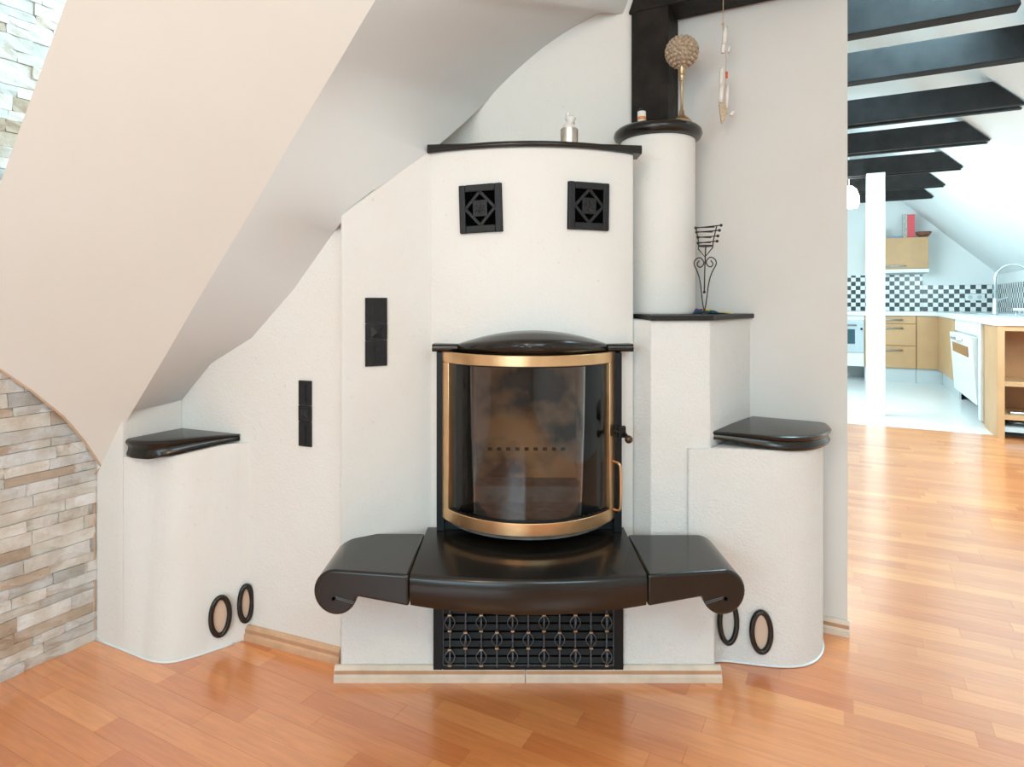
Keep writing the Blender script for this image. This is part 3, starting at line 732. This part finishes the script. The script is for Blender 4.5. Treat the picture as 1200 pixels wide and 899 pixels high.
# ------------------------------------------------------------------ pedestals with black shelves and oval rings
def on_poly(px, poly):
    k = (px - HX) / FPX
    for a, b_ in zip(poly, poly[1:]):
        a, b_ = Vector(a).to_2d(), Vector(b_).to_2d(); fa, fb_ = a.x - k * a.y, b_.x - k * b_.y
        if fa * fb_ <= 0 and fa != fb_:
            q = a.lerp(b_, fa / (fa - fb_)); t = (b_ - a).normalized(); return q, Vector((t.y, -t.x))
def oval_ring(parent, px, py, poly, w_, h_, dm):
    q, nr_ = on_poly(px, poly); nrm = Vector((nr_.x, nr_.y, 0)); t = Vector((-nrm.y, nrm.x, 0))
    c = P(px, py, q.y) + nrm * .004
    ang = [2 * PI * i / 36 for i in range(36)]
    pts = [c + t * (w_ * math.cos(a)) + Vector((0, 0, h_ * math.sin(a))) + nrm * .006 for a in ang]
    r = obj('oval_ring', add_tube(B(), pts, .0085, 8, closed=True), 'black', parent, smooth=True)
    bm = B(); v0 = [bm.verts.new(c + t * (w_ * .97 * math.cos(a)) + Vector((0, 0, h_ * .97 * math.sin(a))) + nrm * .003) for a in ang]
    v1 = [bm.verts.new(v.co - nrm * .016) for v in v0]
    bm.faces.new(v0); bm.faces.new(v1[::-1])
    for i in range(36): j = (i + 1) % 36; bm.faces.new((v0[i], v0[j], v1[j], v1[i]))
    obj('inner_panel', bm, dm, r)
# right pedestal
rp = thing('plaster_pedestal', 'rough white plaster pedestal with black shelf at the right end of the bench', 'pedestal', (.80, 2.05, 0), 'plaster pedestals beside the fireplace')
front = [(.548, 1.954), (.60, 1.960), (.66, 1.966), (.715, 1.956), (.79, 1.937), (.86, 1.931), (.92, 1.944), (.975, 1.985), (1.02, 2.05), (1.045, 2.13)]
front = [(p.x, p.y) for p in smooth_poly([Vector(q) for q in front], 2, False)]
bm = B(); add_prism(bm, front + [(1.03, 2.158), (.87, 2.262), (.630, 1.974), (.55, 1.9655)], 0, .6695)
obj('pedestal_body', bm, 'stucco', rp, autosmooth=40)
bm = B(); add_tube(bm, [(x, y - .002, .004) for x, y in front[2:]], .0035, 6); obj('base_bead', bm, 'white', rp, smooth=True)
def shelf_loft(parent, outline, backp, ztop, th, mat='black'):
    """moulded shelf: outline = front edge points (top), th per point; ogee edge"""
    n = len(outline); out = [Vector(p) for p in outline]
    nr = []
    for i in range(n):
        t = out[min(i + 1, n - 1)] - out[max(i - 1, 0)]; t.normalize(); nr.append(Vector((t.y, -t.x)))
    prof = [(-.008, 0.0), (-.001, .05), (.003, .15), (.001, .28), (-.006, .42), (-.006, .60), (.000, .84), (-.003, 1.0)]
    bm = B(); rings = []
    for o_, f_ in prof:
        rings.append([bm.verts.new((out[i].x + nr[i].x * o_, out[i].y + nr[i].y * o_, ztop - th[i] * f_)) for i in range(n)] + [bm.verts.new((b_[0], b_[1], ztop - (f_ * min(th)))) for b_ in backp])
    m_ = n + len(backp)
    for a, b_ in zip(rings, rings[1:]):
        for k in range(m_): bm.faces.new((a[k], a[(k + 1) % m_], b_[(k + 1) % m_], b_[k]))
    bm.faces.new(rings[0]); bm.faces.new(rings[-1][::-1])
    return obj('pedestal_shelf', bm, mat, parent, autosmooth=45)
so = smooth_poly([Vector(q) for q in [(.634, 1.995), (.69, 1.972), (.745, 1.948), (.80, 1.924), (.86, 1.915), (.925, 1.928), (.992, 1.980), (1.048, 2.055), (1.068, 2.132)]], 2, False)
th = [.026 + .020 * min(1, i / (len(so) * .45)) for i in range(len(so))]
shelf_loft(rp, so, [(1.05, 2.147), (.866, 2.257)], .7165, th)
oval_ring(rp, 891.5, 739, front, .0275, .061, 'discpale')
oval_ring(rp, 852.5, 727, front, .0255, .066, 'discgrey')
# left pedestal
lp = thing('plaster_pedestal', 'smooth white plaster pedestal with black corner shelf beside the stone wall', 'pedestal', (-1.12, 2.1, 0), 'plaster pedestals beside the fireplace')
fl = [(-1.388, 2.098), (-1.30, 2.055), (-1.20, 2.005), (-1.13, 1.970), (-1.07, 1.960), (-1.02, 1.985), (-.97, 2.025), (-.925, 2.064), (-.868, 2.112)]
fl = smooth_poly([Vector((q[0], q[1] - .0045)) for q in fl], 2, False)
def topshift(p):
    k = min(1, max(0, (p.x + 1.255) / .08)) * min(1, max(0, (-.90 - p.x) / .08)); return Vector((p.x, p.y + .072 * k))
bm = B(); back = [Vector((-1.0, 2.14)), Vector((-1.166, 2.205))]
add_loft(bm, [[(p.x, p.y, 0) for p in fl + back], [(topshift(p).x, topshift(p).y, .6245 + .034 * min(1, max(0, (p.x + 1.12) / .2))) for p in fl + back]])
obj('pedestal_body', bm, 'plaster', lp, autosmooth=40)
bm = B(); add_tube(bm, [(p.x, p.y - .002, .003) for p in fl[:-2]], .004, 6); obj('base_bead', bm, 'white', lp, smooth=True)
so = smooth_poly([Vector(q) for q in [(-1.262, 2.045), (-1.225, 2.016), (-1.17, 2.000), (-1.11, 2.002), (-1.04, 2.050), (-.97, 2.092), (-.915, 2.106)]], 2, False)
th = [.058 - .036 * max(0, (i / (len(so) - 1) - .35) / .65) for i in range(len(so))]
shelf_loft(lp, so, [(-.93, 2.118), (-1.164, 2.211)], .6825, th)
oval_ring(lp, 257, 721, fl, .0285, .061, 'discpale')
oval_ring(lp, 287, 706, fl, .0200, .058, 'discpale')

# ------------------------------------------------------------------ timber post and beams
t_ = thing('timber_post', 'black-stained timber post standing on the white chimney column', 'post', (.52, 2.3, COLZ))
pf = [Vector((.44, 2.312)), Vector((.56, 2.248)), Vector((.6327, 2.385)), Vector((.513, 2.448))]
pa, pb_ = pf[0], pf[1]
obj('post_shaft', add_prism(B(), [pf[0], pf[1], pf[2] - (pf[2] - pf[1]).normalized() * .004, pf[3] - (pf[2] - pf[1]).normalized() * .004], COLZ, 2.192), 'timber', t_, bevel=.002)
o = tag(obj('ceiling_beam', (lambda b_: add_hexa(b_, [*(Vector((q.x, q.y, 2.193)) for q in (pa - U.xy * .012, pa + U.xy * .70, pa + U.xy * .70 + V.xy * .14, pa - U.xy * .012 + V.xy * .14)), *(Vector((q.x, q.y, 2.36)) for q in (pa + U.xy * .05, pa + U.xy * .70, pa + U.xy * .70 + V.xy * .14, pa + U.xy * .05 + V.xy * .14))]))(B()), 'timber', bevel=.003), 'black-stained beam resting on the timber post beside the cream partition', 'beam')
lab = ['nearest dark collar beam over the kitchen passage, cut off by the frame top', 'second dark collar beam from the front over the passage',
       'third dark collar beam from the front, its end meeting the white slope', 'fourth dark collar beam from the front, browner than its neighbours',
       'fifth dark collar beam from the front, resting on the white post', 'sixth dark collar beam from the front, behind the white post', 'farthest dark collar beam, small, before the far kitchen wall']
for i, sb in enumerate([3.39, 4.13, 5.11, 6.12, 7.26, 8.28, 9.14]):
    zb = 2.40; h = .172; t_ = thing('collar_beam', lab[i], 'beam', RS(.2, sb, zb), 'dark collar beams over the kitchen')
    re0 = (2.607 - zb) / .967 + .714 + .02 * (10.8 - sb) - .012; re1 = re0 - h / .967
    if i == 0: re0 = .665; re1 = .665 - .02
    planks = [(0, .045)] if i > 1 else [(0, .09)]
    if i > 1: planks.append((.11, .155))
    for a, b_ in planks:
        rl = -.75
        obj('beam_plank', add_hexa(B(), [RS(rl, sb + a, zb), RS(re0, sb + a, zb), RS(re0, sb + b_, zb), RS(rl, sb + b_, zb), RS(rl, sb + a, zb + h), RS(re1, sb + a, zb + h), RS(re1, sb + b_, zb + h), RS(rl, sb + b_, zb + h)]), 'beam', t_, bevel=.004)

# ------------------------------------------------------------------ small things on the fireplace
c = P(667, 162, 2.02)
t_ = thing('candle_holder', 'small tin candle cup with a melted white candle on the curved mantel', 'candle', (c.x, 2.02, 1.62))
bm = B(); add_lathe(bm, [(.026, 0), (.0285, .002), (.0285, .062), (.0265, .064), (.0255, .050), (.002, .049)], (c.x, 2.02, 1.6205), 24); obj('tin_cup', bm, 'tin', t_, autosmooth=40)
bm = B(); add_lathe(bm, [(.0245, 0), (.0245, .014), (.019, .022), (.015, .030)], (c.x, 2.02, 1.671), 14); add_lathe(bm, [(.014, 0), (.013, .010), (.019, .018), (.011, .026)], (c.x + .004, 2.02, 1.700), 10)
add_lathe(bm, [(.006, 0), (.007, .008), (.002, .017)], (c.x - .005, 2.02, 1.724), 8); obj('melted_candle', bm, 'wax', t_, smooth=True)
c = P(752, 147, 2.16)
t_ = thing('salt_shaker', 'tiny white and orange shaker with dark lid on the black collar', 'shaker', (c.x, 2.16, COLZ))
bm = B(); add_lathe(bm, [(.0135, 0), (.0145, .002), (.0145, .034), (.013, .036)], (c.x, 2.16, COLZ), 16); obj('shaker_body', bm, 'wax', t_, autosmooth=40)
bm = B(); add_lathe(bm, [(.0149, .006), (.0149, .017)], (c.x, 2.16, COLZ), 16); obj('orange_print', bm, 'orange', t_)
bm = B(); add_lathe(bm, [(.0145, .036), (.0145, .041), (.009, .045)], (c.x, 2.16, COLZ), 16); obj('shaker_lid', bm, 'blackpaint', t_)
# woven ball on a candlestick
bx_, by_ = P(799, 100, 2.18).x, 2.18
t_ = thing('ball_candlestick', 'slim metal candlestick topped with a woven rattan ball beside the post', 'candlestick', (bx_, by_, COLZ))
bm = B(); add_lathe(bm, [(.036, 0), (.034, .008), (.022, .02), (.010, .03), (.008, .045), (.0045, .05), (.004, .115), (.0045, .148), (.008, .150), (.0085, .156), (.0065, .159), (.0095, .163), (.0095, .170), (.007, .173), (.0105, .177), (.0105, .184), (.013, .195), (.014, .202)], (bx_, by_, COLZ), 20); obj('stem', bm, 'brassdull', t_, smooth=True)
bc = Vector((bx_, by_, COLZ + .202 + .047)); br = .0545
bm = B(); add_ball(bm, bc, br * .95, 24, 14); ball = obj('rattan_ball', bm, 'rattan', t_, smooth=True)
bm = B(); k = 0
for j in range(1, 11):
    ph = PI * j / 11; nn = max(4, int(20 * math.sin(ph)))
    for i in range(nn):
        a = 2 * PI * (i + .5 * (j % 2)) / nn
        d = Vector((math.sin(ph) * math.cos(a), math.sin(ph) * math.sin(a), math.cos(ph)))
        rot = d.to_track_quat('Z', 'Y').to_matrix().to_4x4()
        bmesh.ops.create_uvsphere(bm, u_segments=6, v_segments=4, radius=1, matrix=Matrix.Translation(bc + d * br * .95) @ rot @ Matrix.Diagonal((.0078, .0078, .0070, 1)))
o = obj('woven_knots', bm, 'rattan', ball, smooth=True); o['kind'] = 'stuff'
# hanging garland
gx, gyy = P(848, 0, 2.2).x, 2.2
t_ = thing('hanging_garland', 'hanging garland of white driftwood pieces and a red bead on a string', 'garland', (gx, gyy, 1.74))
def gz(py): return P(848, py, gyy).z
def gX(px): return P(px, 0, gyy).x
obj('string', add_tube(B(), [(gX(848), gyy, 2.24), (gX(847), gyy, gz(30)), (gX(851), gyy, gz(70)), (gX(850), gyy, gz(100)), (gX(848), gyy, gz(132))], .0014, 6), 'string', t_)
def bar(px, y0, y1, w_, nm, mat, tilt=0):
    z1, z0 = gz(y0), gz(y1); x = gX(px)
    secs = []
    for i in range(5):
        q = i / 4; zz = z0 + (z1 - z0) * q; ww = w_ * (.82 + .18 * math.sin(PI * q)) * (1 + .06 * math.sin(5 * q + px))
        xx = x + tilt * (q - .5)
        secs.append([(xx + ww * math.cos(a), gyy - .006 + .006 * math.sin(a), zz) for a in [2 * PI * k / 8 for k in range(8)]])
    bm = B(); add_loft(bm, secs); obj(nm, bm, mat, t_, smooth=True)
for args in ((849, 32, 52, .0085), (847, 52, 63, .008), (853.5, 55, 62, .006), (845, 80, 101, .0085), (844.5, 101, 121, .0085), (851.5, 100, 128, .0055), (857, 131, 136, .008)):
    bar(*args, 'driftwood_piece', 'shell', .004)
bar(851, 85, 92, .004, 'red_bead', 'red')
zt, zb = gz(121), gz(145)
bm = B(); add_loft(bm, [[(gX(842.5), gyy - .004, zt), (gX(852), gyy - .004, zt), (gX(852), gyy + .002, zt), (gX(842.5), gyy + .002, zt)], [(gX(843.5), gyy - .004, (zt + zb) / 2), (gX(852), gyy - .004, (zt + zb) / 2), (gX(852), gyy + .002, (zt + zb) / 2), (gX(843.5), gyy + .002, (zt + zb) / 2)], [(gX(845), gyy - .004, zb), (gX(847), gyy - .004, zb), (gX(847), gyy + .002, zb), (gX(845), gyy + .002, zb)]])
obj('burlap_tail', bm, 'burlap', t_)
obj('knot', add_ball(B(), (gX(847), gyy, gz(28)), .005), 'string', t_, smooth=True)
# wire candle stand on the pier slab
wy = 2.10; WZ = 1.0856
t_ = thing('wire_candle_stand', 'dark wire candle stand with scrolls on the small black slab', 'candle stand', (P(826, 0, wy).x, wy, WZ))
def wp(cx_, cy_, dy=0):   # crop-pixel -> world
    px = 795 + cx_ * 100 / 666; py = 250 + cy_ * 135 / 899
    q = P(px, py, wy); return Vector((q.x, wy + dy, q.z - P(0, 366, wy).z + WZ))
LX = 207
def wire(pts, nm, r_=.0020, it=2):
    obj(nm, add_tube(B(), smooth_poly([Vector(p) for p in pts], it, False) if it else pts, r_, 6), 'wroughtiron', t_, smooth=True)
wire([wp(200, 770, -.01), wp(190, 700), wp(172, 520), wp(150, 440), wp(112, 365), wp(165, 318), wp(207, 370), wp(172, 412), wp(140, 385), wp(163, 352)], 'scroll_leg')
wire([wp(203, 770, .01), wp(215, 700), wp(236, 520), wp(262, 440), wp(308, 362), wp(252, 314), wp(207, 365), wp(246, 410), wp(277, 380), wp(252, 352)], 'scroll_leg')
wire([wp(202, 598), wp(206, 420), wp(213, 245)], 'centre_rod', .0022, 0)
obj('rod_ball', add_ball(B(), wp(202, 598), .005), 'wroughtiron', t_, smooth=True)
wire([wp(135, 92), wp(156, 200), wp(156, 262), wp(207, 325), wp(268, 250), wp(272, 200), wp(298, 85)], 'cup_wire', .0020, 0)
for (x0, y0, x1, y1) in ((122, 103, 318, 82), (128, 136, 305, 121), (138, 176, 293, 165), (140, 220, 287, 205)):
    a, b_ = wp(x0, y0, -.02), wp(x1, y1, -.02)
    wire([a, b_], 'cup_bar', .0019, 0)
    for q in (a, b_): obj('bar_ball', add_ball(B(), q, .0052, 8, 6), 'wroughtiron', t_, smooth=True)
    wire([wp(x0 + 18, y0 - 14, .022), wp(x1 - 20, y1 + 3, .022)], 'cup_bar', .0019, 0)
a = wp(212, 238); bm = B(); add_lathe(bm, [(.012, -.004), (.024, -.002), (.026, .002), (.024, .002)], a, 16); obj('candle_dish', bm, 'wroughtiron', t_)
obj('base_foot', add_lathe(B(), [(.012, 0), (.011, .003), (.003, .005)], (P(825.5, 0, wy).x, wy, WZ), 12), 'wroughtiron', t_)
# colourful trinket lying beside the stand
ty = 2.14
t_ = thing('feather_trinket', 'flat purple, teal and yellow feather trinket lying behind the wire stand', 'trinket', (P(830, 0, ty).x, ty, WZ))
def blob(px0, px1, h, mat, dy, nm, tip=False):
    x0, x1 = P(px0, 0, ty).x, P(px1, 0, ty).x; secs = []
    for i in range(9):
        q = i / 8; wv = math.sin(PI * min(.97, max(.03, q))) ** .5 if not tip else (1 - q * .92)
        x = x0 + (x1 - x0) * q
        secs.append([(x, ty + dy + .016 * wv * math.cos(a), WZ + .0005 + h * wv * (.5 + .5 * math.sin(a)) * (1 + .2 * math.sin(9 * q))) for a in [2 * PI * k / 10 for k in range(10)]])
    bm = B(); add_loft(bm, secs); obj(nm, bm, mat, t_, smooth=True)
blob(812, 834, .014, 'teal', 0, 'teal_tuft'); blob(814, 826, .020, 'purple', .012, 'purple_tuft'); blob(826, 863, .018, 'yellow', .03, 'yellow_feather', True); blob(832, 854, .013, 'teal', -.002, 'teal_feather', True)

# ------------------------------------------------------------------ KITCHEN
SFR = 10.2; CZ = .985
# white post
o = tag(obj('support_post', add_rs(B(), .184, .345, 7.16, 7.30, 0, 2.399), 'colpaint', bevel=.004), 'white painted square post carrying a collar beam in front of the kitchen', 'post')
# base units on the far wall
def cabinet(name, label, cat, r0, r1, s0, s1, z0, z1, mat='oak', group=None):
    t = thing(name, label, cat, RS((r0 + r1) / 2, (s0 + s1) / 2, z0), group)
    obj('carcass', add_rs(B(), r0, r1, s0 + .02, s1, z0, z1), mat, t); return t
def rhandle(parent, r0, r1, s, z):
    bm = B(); add_tube(bm, [RS(r0, s, z), RS(r1, s, z)], .010, 8)
    for q in (r0 + .015, r1 - .015): add_tube(bm, [RS(q, s, z), RS(q, s + .035, z)], .007, 6)
    obj('handle', bm, 'steel', parent, smooth=True)
r0, r1 = .50, .86
t_ = cabinet('drawer_unit', 'beech drawer unit with three steel-handled drawers behind the white post', 'cabinet', .24, r1 - .002, SFR, SF - .005, .2, .925, 'oak', 'kitchen base units')
for z0, z1 in ((.820, .922), (.515, .812), (.205, .507)):
    d = obj('drawer', add_rs(B(), .245, r1 - .006, SFR, SFR + .018, z0, z1), 'oak', t_, bevel=.003)
    rhandle(d, .30, r1 - .16, SFR - .035, z1 - .055 if z1 - z0 > .2 else (z0 + z1) / 2)
obj('kickboard', add_rs(B(), .24, r1 - .002, SFR + .05, SFR + .07, 0, .2), 'toe', t_)
t_ = cabinet('corner_cabinet', 'beech corner cabinet with a plain door next to the drawers', 'cabinet', r1 + .002, 1.24, SFR, SF - .005, .2, .925, 'oak', 'kitchen base units')
obj('door', add_rs(B(), r1 + .006, 1.20, SFR, SFR + .018, .205, .922), 'oak', t_, bevel=.003)
obj('kickboard', add_rs(B(), r1 + .002, 1.24, SFR + .05, SFR + .07, 0, .2), 'toe', t_)
t_ = cabinet('built_in_oven', 'steel built-in oven with dark window left of the white post', 'oven', -.36, .236, SFR, SF - .005, .2, .925, 'white', 'kitchen base units')
obj('oven_front', add_rs(B(), -.355, .232, SFR - .005, SFR + .018, .40, .86), 'steelpale', t_, bevel=.004)
obj('oven_window', add_rs(B(), -.30, .12, SFR - .009, SFR - .004, .52, .73), 'glassdark', t_)
obj('oven_knob', add_tube(B(), [RS(.20, SFR - .03, .735), RS(.20, SFR - .004, .735)], .016, 10), 'blackpaint', t_)
rhandle(t_, -.30, .14, SFR - .035, .79)
obj('drawer', add_rs(B(), -.355, .232, SFR, SFR + .018, .205, .385), 'white', t_, bevel=.003)
# worktops
obj_ = tag(obj('worktop', add_rs(B(), -.40, 1.859, SFR - .03, SF - .002, .928, CZ), 'white', bevel=.004), 'white worktop along the far checkered wall', 'worktop')
RF = 1.105
tag(obj('worktop', add_rs(B(), RF - .03, 1.859, 6.43, SFR - .032, .928, CZ), 'white', bevel=.004), 'white worktop of the peninsula running along the right side', 'worktop')
# right run
t_ = cabinet('peninsula_shelf', 'open beech shelf unit at the near end of the peninsula', 'shelf unit', RF + .02, RF + .05, 6.48, 6.95, 0, .9275, 'oak')
obj('side_panel', add_rs(B(), RF, RF + .02, 6.455, 6.98, 0, .9275), 'oak', t_)
obj('side_panel', add_rs(B(), RF + .72, RF + .745, 6.455, 6.98, 0, .9275), 'oak', t_)
obj('back_panel', add_rs(B(), RF + .02, RF + .72, 6.93, 6.975, 0, .9275), 'oakdark', t_)
obj('front_edge', add_rs(B(), RF + .001, RF + .05, 6.448, 6.478, 0, .9275), 'oak', t_)
for z0 in (.885, .43, .155, .055):
    obj('shelf', add_rs(B(), RF + .05, RF + .72, 6.46, 6.93, z0, z0 + .04), 'oak' if z0 > .1 else 'steelpale', t_)
for i, (r_, s_, rad) in enumerate(((1.27, 6.62, .06), (1.42, 6.60, .08), (1.60, 6.7, .07))):
    o = tag(obj('dish', add_lathe(B(), [(rad * .5, 0), (rad * .9, .012), (rad, .03), (rad * .95, .03), (rad * .5, .006)], RS(r_, s_, .0955), 16), 'steel' if i != 1 else 'white', smooth=True),
        ['small steel dish at the left of the lowest peninsula shelf', 'white bowl in the middle of the lowest peninsula shelf', 'steel bowl at the right of the lowest peninsula shelf'][i], 'dish', 'dishes in the peninsula shelf')
o = tag(obj('tray', add_rs(B(), 1.20, 1.30, 6.50, 6.62, .1955, .215), 'steel', bevel=.004), 'small flat steel box on the middle peninsula shelf', 'box')
t_ = cabinet('white_oven', 'white oven with slanted door and slot window with painted brown reflection on the right run', 'oven', RF + .03, 1.80, 7.30, 8.75, .12, .9275, 'white', 'kitchen base units')
obj('fascia', add_rs(B(), RF, RF + .03, 7.33, 8.72, .80, .9275), 'white', t_, bevel=.004)
dd = obj('oven_door', add_hexa(B(), [RS(RF - .005, 7.33, .14), RS(RF + .03, 7.33, .14), RS(RF + .03, 8.72, .14), RS(RF - .005, 8.72, .14), RS(RF - .05, 7.33, .785), RS(RF + .03, 7.33, .785), RS(RF + .03, 8.72, .785), RS(RF - .05, 8.72, .785)]), 'white', t_, bevel=.004)
obj('slot_window', add_hexa(B(), [RS(RF - .046, 7.55, .58), RS(RF - .03, 7.55, .58), RS(RF - .03, 8.5, .58), RS(RF - .046, 8.5, .58), RS(RF - .052, 7.55, .68), RS(RF - .03, 7.55, .68), RS(RF - .03, 8.5, .68), RS(RF - .052, 8.5, .68)]), 'woodreflect', dd)
obj('handle', add_tube(B(), [RS(RF - .05, 7.85, .735), RS(RF - .085, 7.87, .735), RS(RF - .085, 8.28, .735), RS(RF - .05, 8.30, .735)], .012, 8), 'steel', dd)
t_ = cabinet('filler_cabinet', 'narrow pale cabinet strip between white oven and peninsula shelf', 'cabinet', RF + .02, 1.80, 7.0, 7.28, 0, .9275, 'oakdark', 'kitchen base units')
obj('end_strip', add_rs(B(), RF, RF + .02, 7.16, 7.28, .02, .9275), 'colpaint', t_)
t_ = cabinet('side_cabinet', 'beech cabinet in the corner beyond the white oven', 'cabinet', RF + .02, 1.80, 8.78, SFR - .04, .2, .9275, 'oak', 'kitchen base units')
obj('door', add_rs(B(), RF, RF + .018, 8.80, SFR - .05, .205, .922), 'oak', t_, bevel=.003)
obj('kickboard', add_rs(B(), RF + .05, RF + .07, 8.78, SFR - .04, 0, .2), 'toe', t_)
# backsplash tiles
def tilepanel(name, mtx, w_, h_, label):
    bm = B(); add_box(bm, 0, w_, -.012, 0, 0, h_); o = obj(name, bm, 'checker'); o.matrix_world = mtx; return struct(o, label)
fx = Matrix(((U.x, V.x, 0, 0), (U.y, V.y, 0, 0), (0, 0, 1, 0), (0, 0, 0, 1)))
tilepanel('trim_backsplash', Matrix.Translation(RS(-.425, SF - .001, CZ + .001)) @ fx, 1.405, .53, 'black and white checkered tile backsplash under the wall cabinet')
tilepanel('trim_backsplash', Matrix.Translation(RS(.985, SF - .001, CZ + .001)) @ fx, .84, .375, 'lower checkered tile backsplash right of the wall cabinet')
fy = Matrix(((-V.x, U.x, 0, 0), (-V.y, U.y, 0, 0), (0, 0, 1, 0), (0, 0, 0, 1)))
tilepanel('trim_backsplash', Matrix.Translation(RS(1.858, SF - .02, CZ + .001)) @ fy, 4.0, .375, 'checkered tile backsplash on the right knee wall')
# wall cabinet
t_ = cabinet('wall_cabinet', 'beech wall cabinet with long steel handle above the checkered tiles', 'cabinet', .30, 1.02, 10.42, SF - .003, 1.585, 2.03, 'oak')
obj('door', add_rs(B(), .303, 1.017, 10.40, 10.42, 1.59, 2.025), 'oak', t_, bevel=.003)
obj('light_strip', add_rs(B(), .30, 1.025, 10.40, SF - .013, 1.535, 1.583), 'white', t_)
rhandle(t_, .50, .75, 10.365, 1.625)
t_ = thing('red_box', 'tall red and grey carton standing on the wall cabinet', 'carton', RS(.80, 10.55, 2.031))
obj('carton_front', add_rs(B(), .775, .865, 10.50, 10.60, 2.031, 2.36), 'redbox', t_); obj('carton_side', add_rs(B(), .72, .774, 10.50, 10.60, 2.031, 2.37), 'greybox', t_)
tag(obj('bread_basket', add_lathe(B(), [(.05, 0), (.08, .03), (.10, .07), (.09, .075), (.06, .03)], RS(.968, 10.50, 2.031), 18), 'basket', smooth=True), 'small brown basket on the wall cabinet beside the red carton', 'basket')
tag(obj('blue_container', add_rs(B(), .60, .70, 10.48, 10.6, 2.031, 2.06), 'blue', bevel=.005), 'flat blue container on the wall cabinet left of the carton', 'container')
tag(obj('grey_jug', add_lathe(B(), [(.04, 0), (.06, .03), (.05, .08), (.03, .12), (.035, .14)], RS(.44, 10.5, 2.031), 16), 'steelpale', smooth=True), 'pale grey jug on the wall cabinet by the white post', 'jug')
# socket, faucet, tray
t_ = thing('power_socket', 'white double power socket on the checkered tiles near the corner', 'socket', RS(1.60, SF - .02, 1.17))
obj('cover_plate', add_rs(B(), 1.49, 1.71, SF - .022, SF - .0135, 1.14, 1.23), 'white', t_, bevel=.004)
for q in (1.545, 1.65): obj('socket_well', add_tube(B(), [RS(q, SF - .025, 1.185), RS(q, SF - .0215, 1.185)], .028, 14), 'steelpale', t_)
t_ = thing('kitchen_faucet', 'tall arched chrome faucet rising from the peninsula worktop', 'faucet', RS(1.42, 8.1, CZ))
fr0, fr1, fz = 1.37, 1.66, 1.36
pts = [RS(fr0, 8.1, CZ + .001), RS(fr0, 8.1, fz)] + [RS((fr0 + fr1) / 2 - (fr1 - fr0) / 2 * math.cos(a), 8.1, fz + .15 * math.sin(a)) for a in [PI * i / 12 for i in range(1, 12)]] + [RS(fr1, 8.1, fz), RS(fr1, 8.1, 1.25)]
obj('spout', add_tube(B(), pts, .013, 8), 'steel', t_, smooth=True)
obj('faucet_body', add_lathe(B(), [(.03, 0), (.026, .02), (.022, .16), (.02, .18)], RS(fr0, 8.1, CZ + .001), 14), 'steel', t_, smooth=True)
obj('spray_head', add_tube(B(), [RS(fr1, 8.1, 1.27), RS(fr1, 8.1, 1.05)], .02, 10), 'steel', t_)
obj('lever', add_tube(B(), [RS(fr0, 8.1, 1.13), RS(fr0 + .10, 8.08, 1.17)], .009, 8), 'steel', t_)
tag(obj('white_tray', add_rs(B(), 1.45, 1.75, 7.55, 7.75, 1.0385, 1.062), 'white', bevel=.005), 'white tray on a rack at the right end of the peninsula worktop', 'tray')
tag(obj('dish_rack', (lambda b_: ([add_tube(b_, [RS(1.47 + .03 * i, 7.57, CZ + .001), RS(1.47 + .03 * i, 7.57, 1.034), RS(1.47 + .03 * i, 7.73, 1.034), RS(1.47 + .03 * i, 7.73, CZ + .001)], .004, 6) for i in range(9)], b_)[1])(B()), 'steel'), 'low wire dish rack under the white tray', 'dish rack')
tag(obj('sink', (lambda b_: (add_rs(b_, 1.25, 1.80, 8.35, 9.3, CZ + .0005, CZ + .012), b_)[1])(B()), 'steel', bevel=.004), 'steel sink rim set in the right-hand worktop', 'sink')
# pendant lamp half hidden by the partition
pr, ps = .105, 7.75
lp_ = P(998, 232, 6.9)
t_ = thing('pendant_lamp', 'lit white pendant lamp peeking out past the partition edge', 'lamp', (lp_.x - .03, 6.9, lp_.z - .1))
obj('lamp_shade', add_lathe(B(), [(.085, -.11), (.105, -.06), (.10, .02), (.075, .09), (.03, .13)], (lp_.x - .03, 6.9, lp_.z), 24), 'lampglow', t_, smooth=True)
obj('lamp_cord', add_tube(B(), [(lp_.x - .03, 6.9, lp_.z + .13), (lp_.x - .03, 6.9, 3.0)], .006, 6), 'white', t_)
for o in bpy.data.objects:
    if '_base' in o: del o['_base']
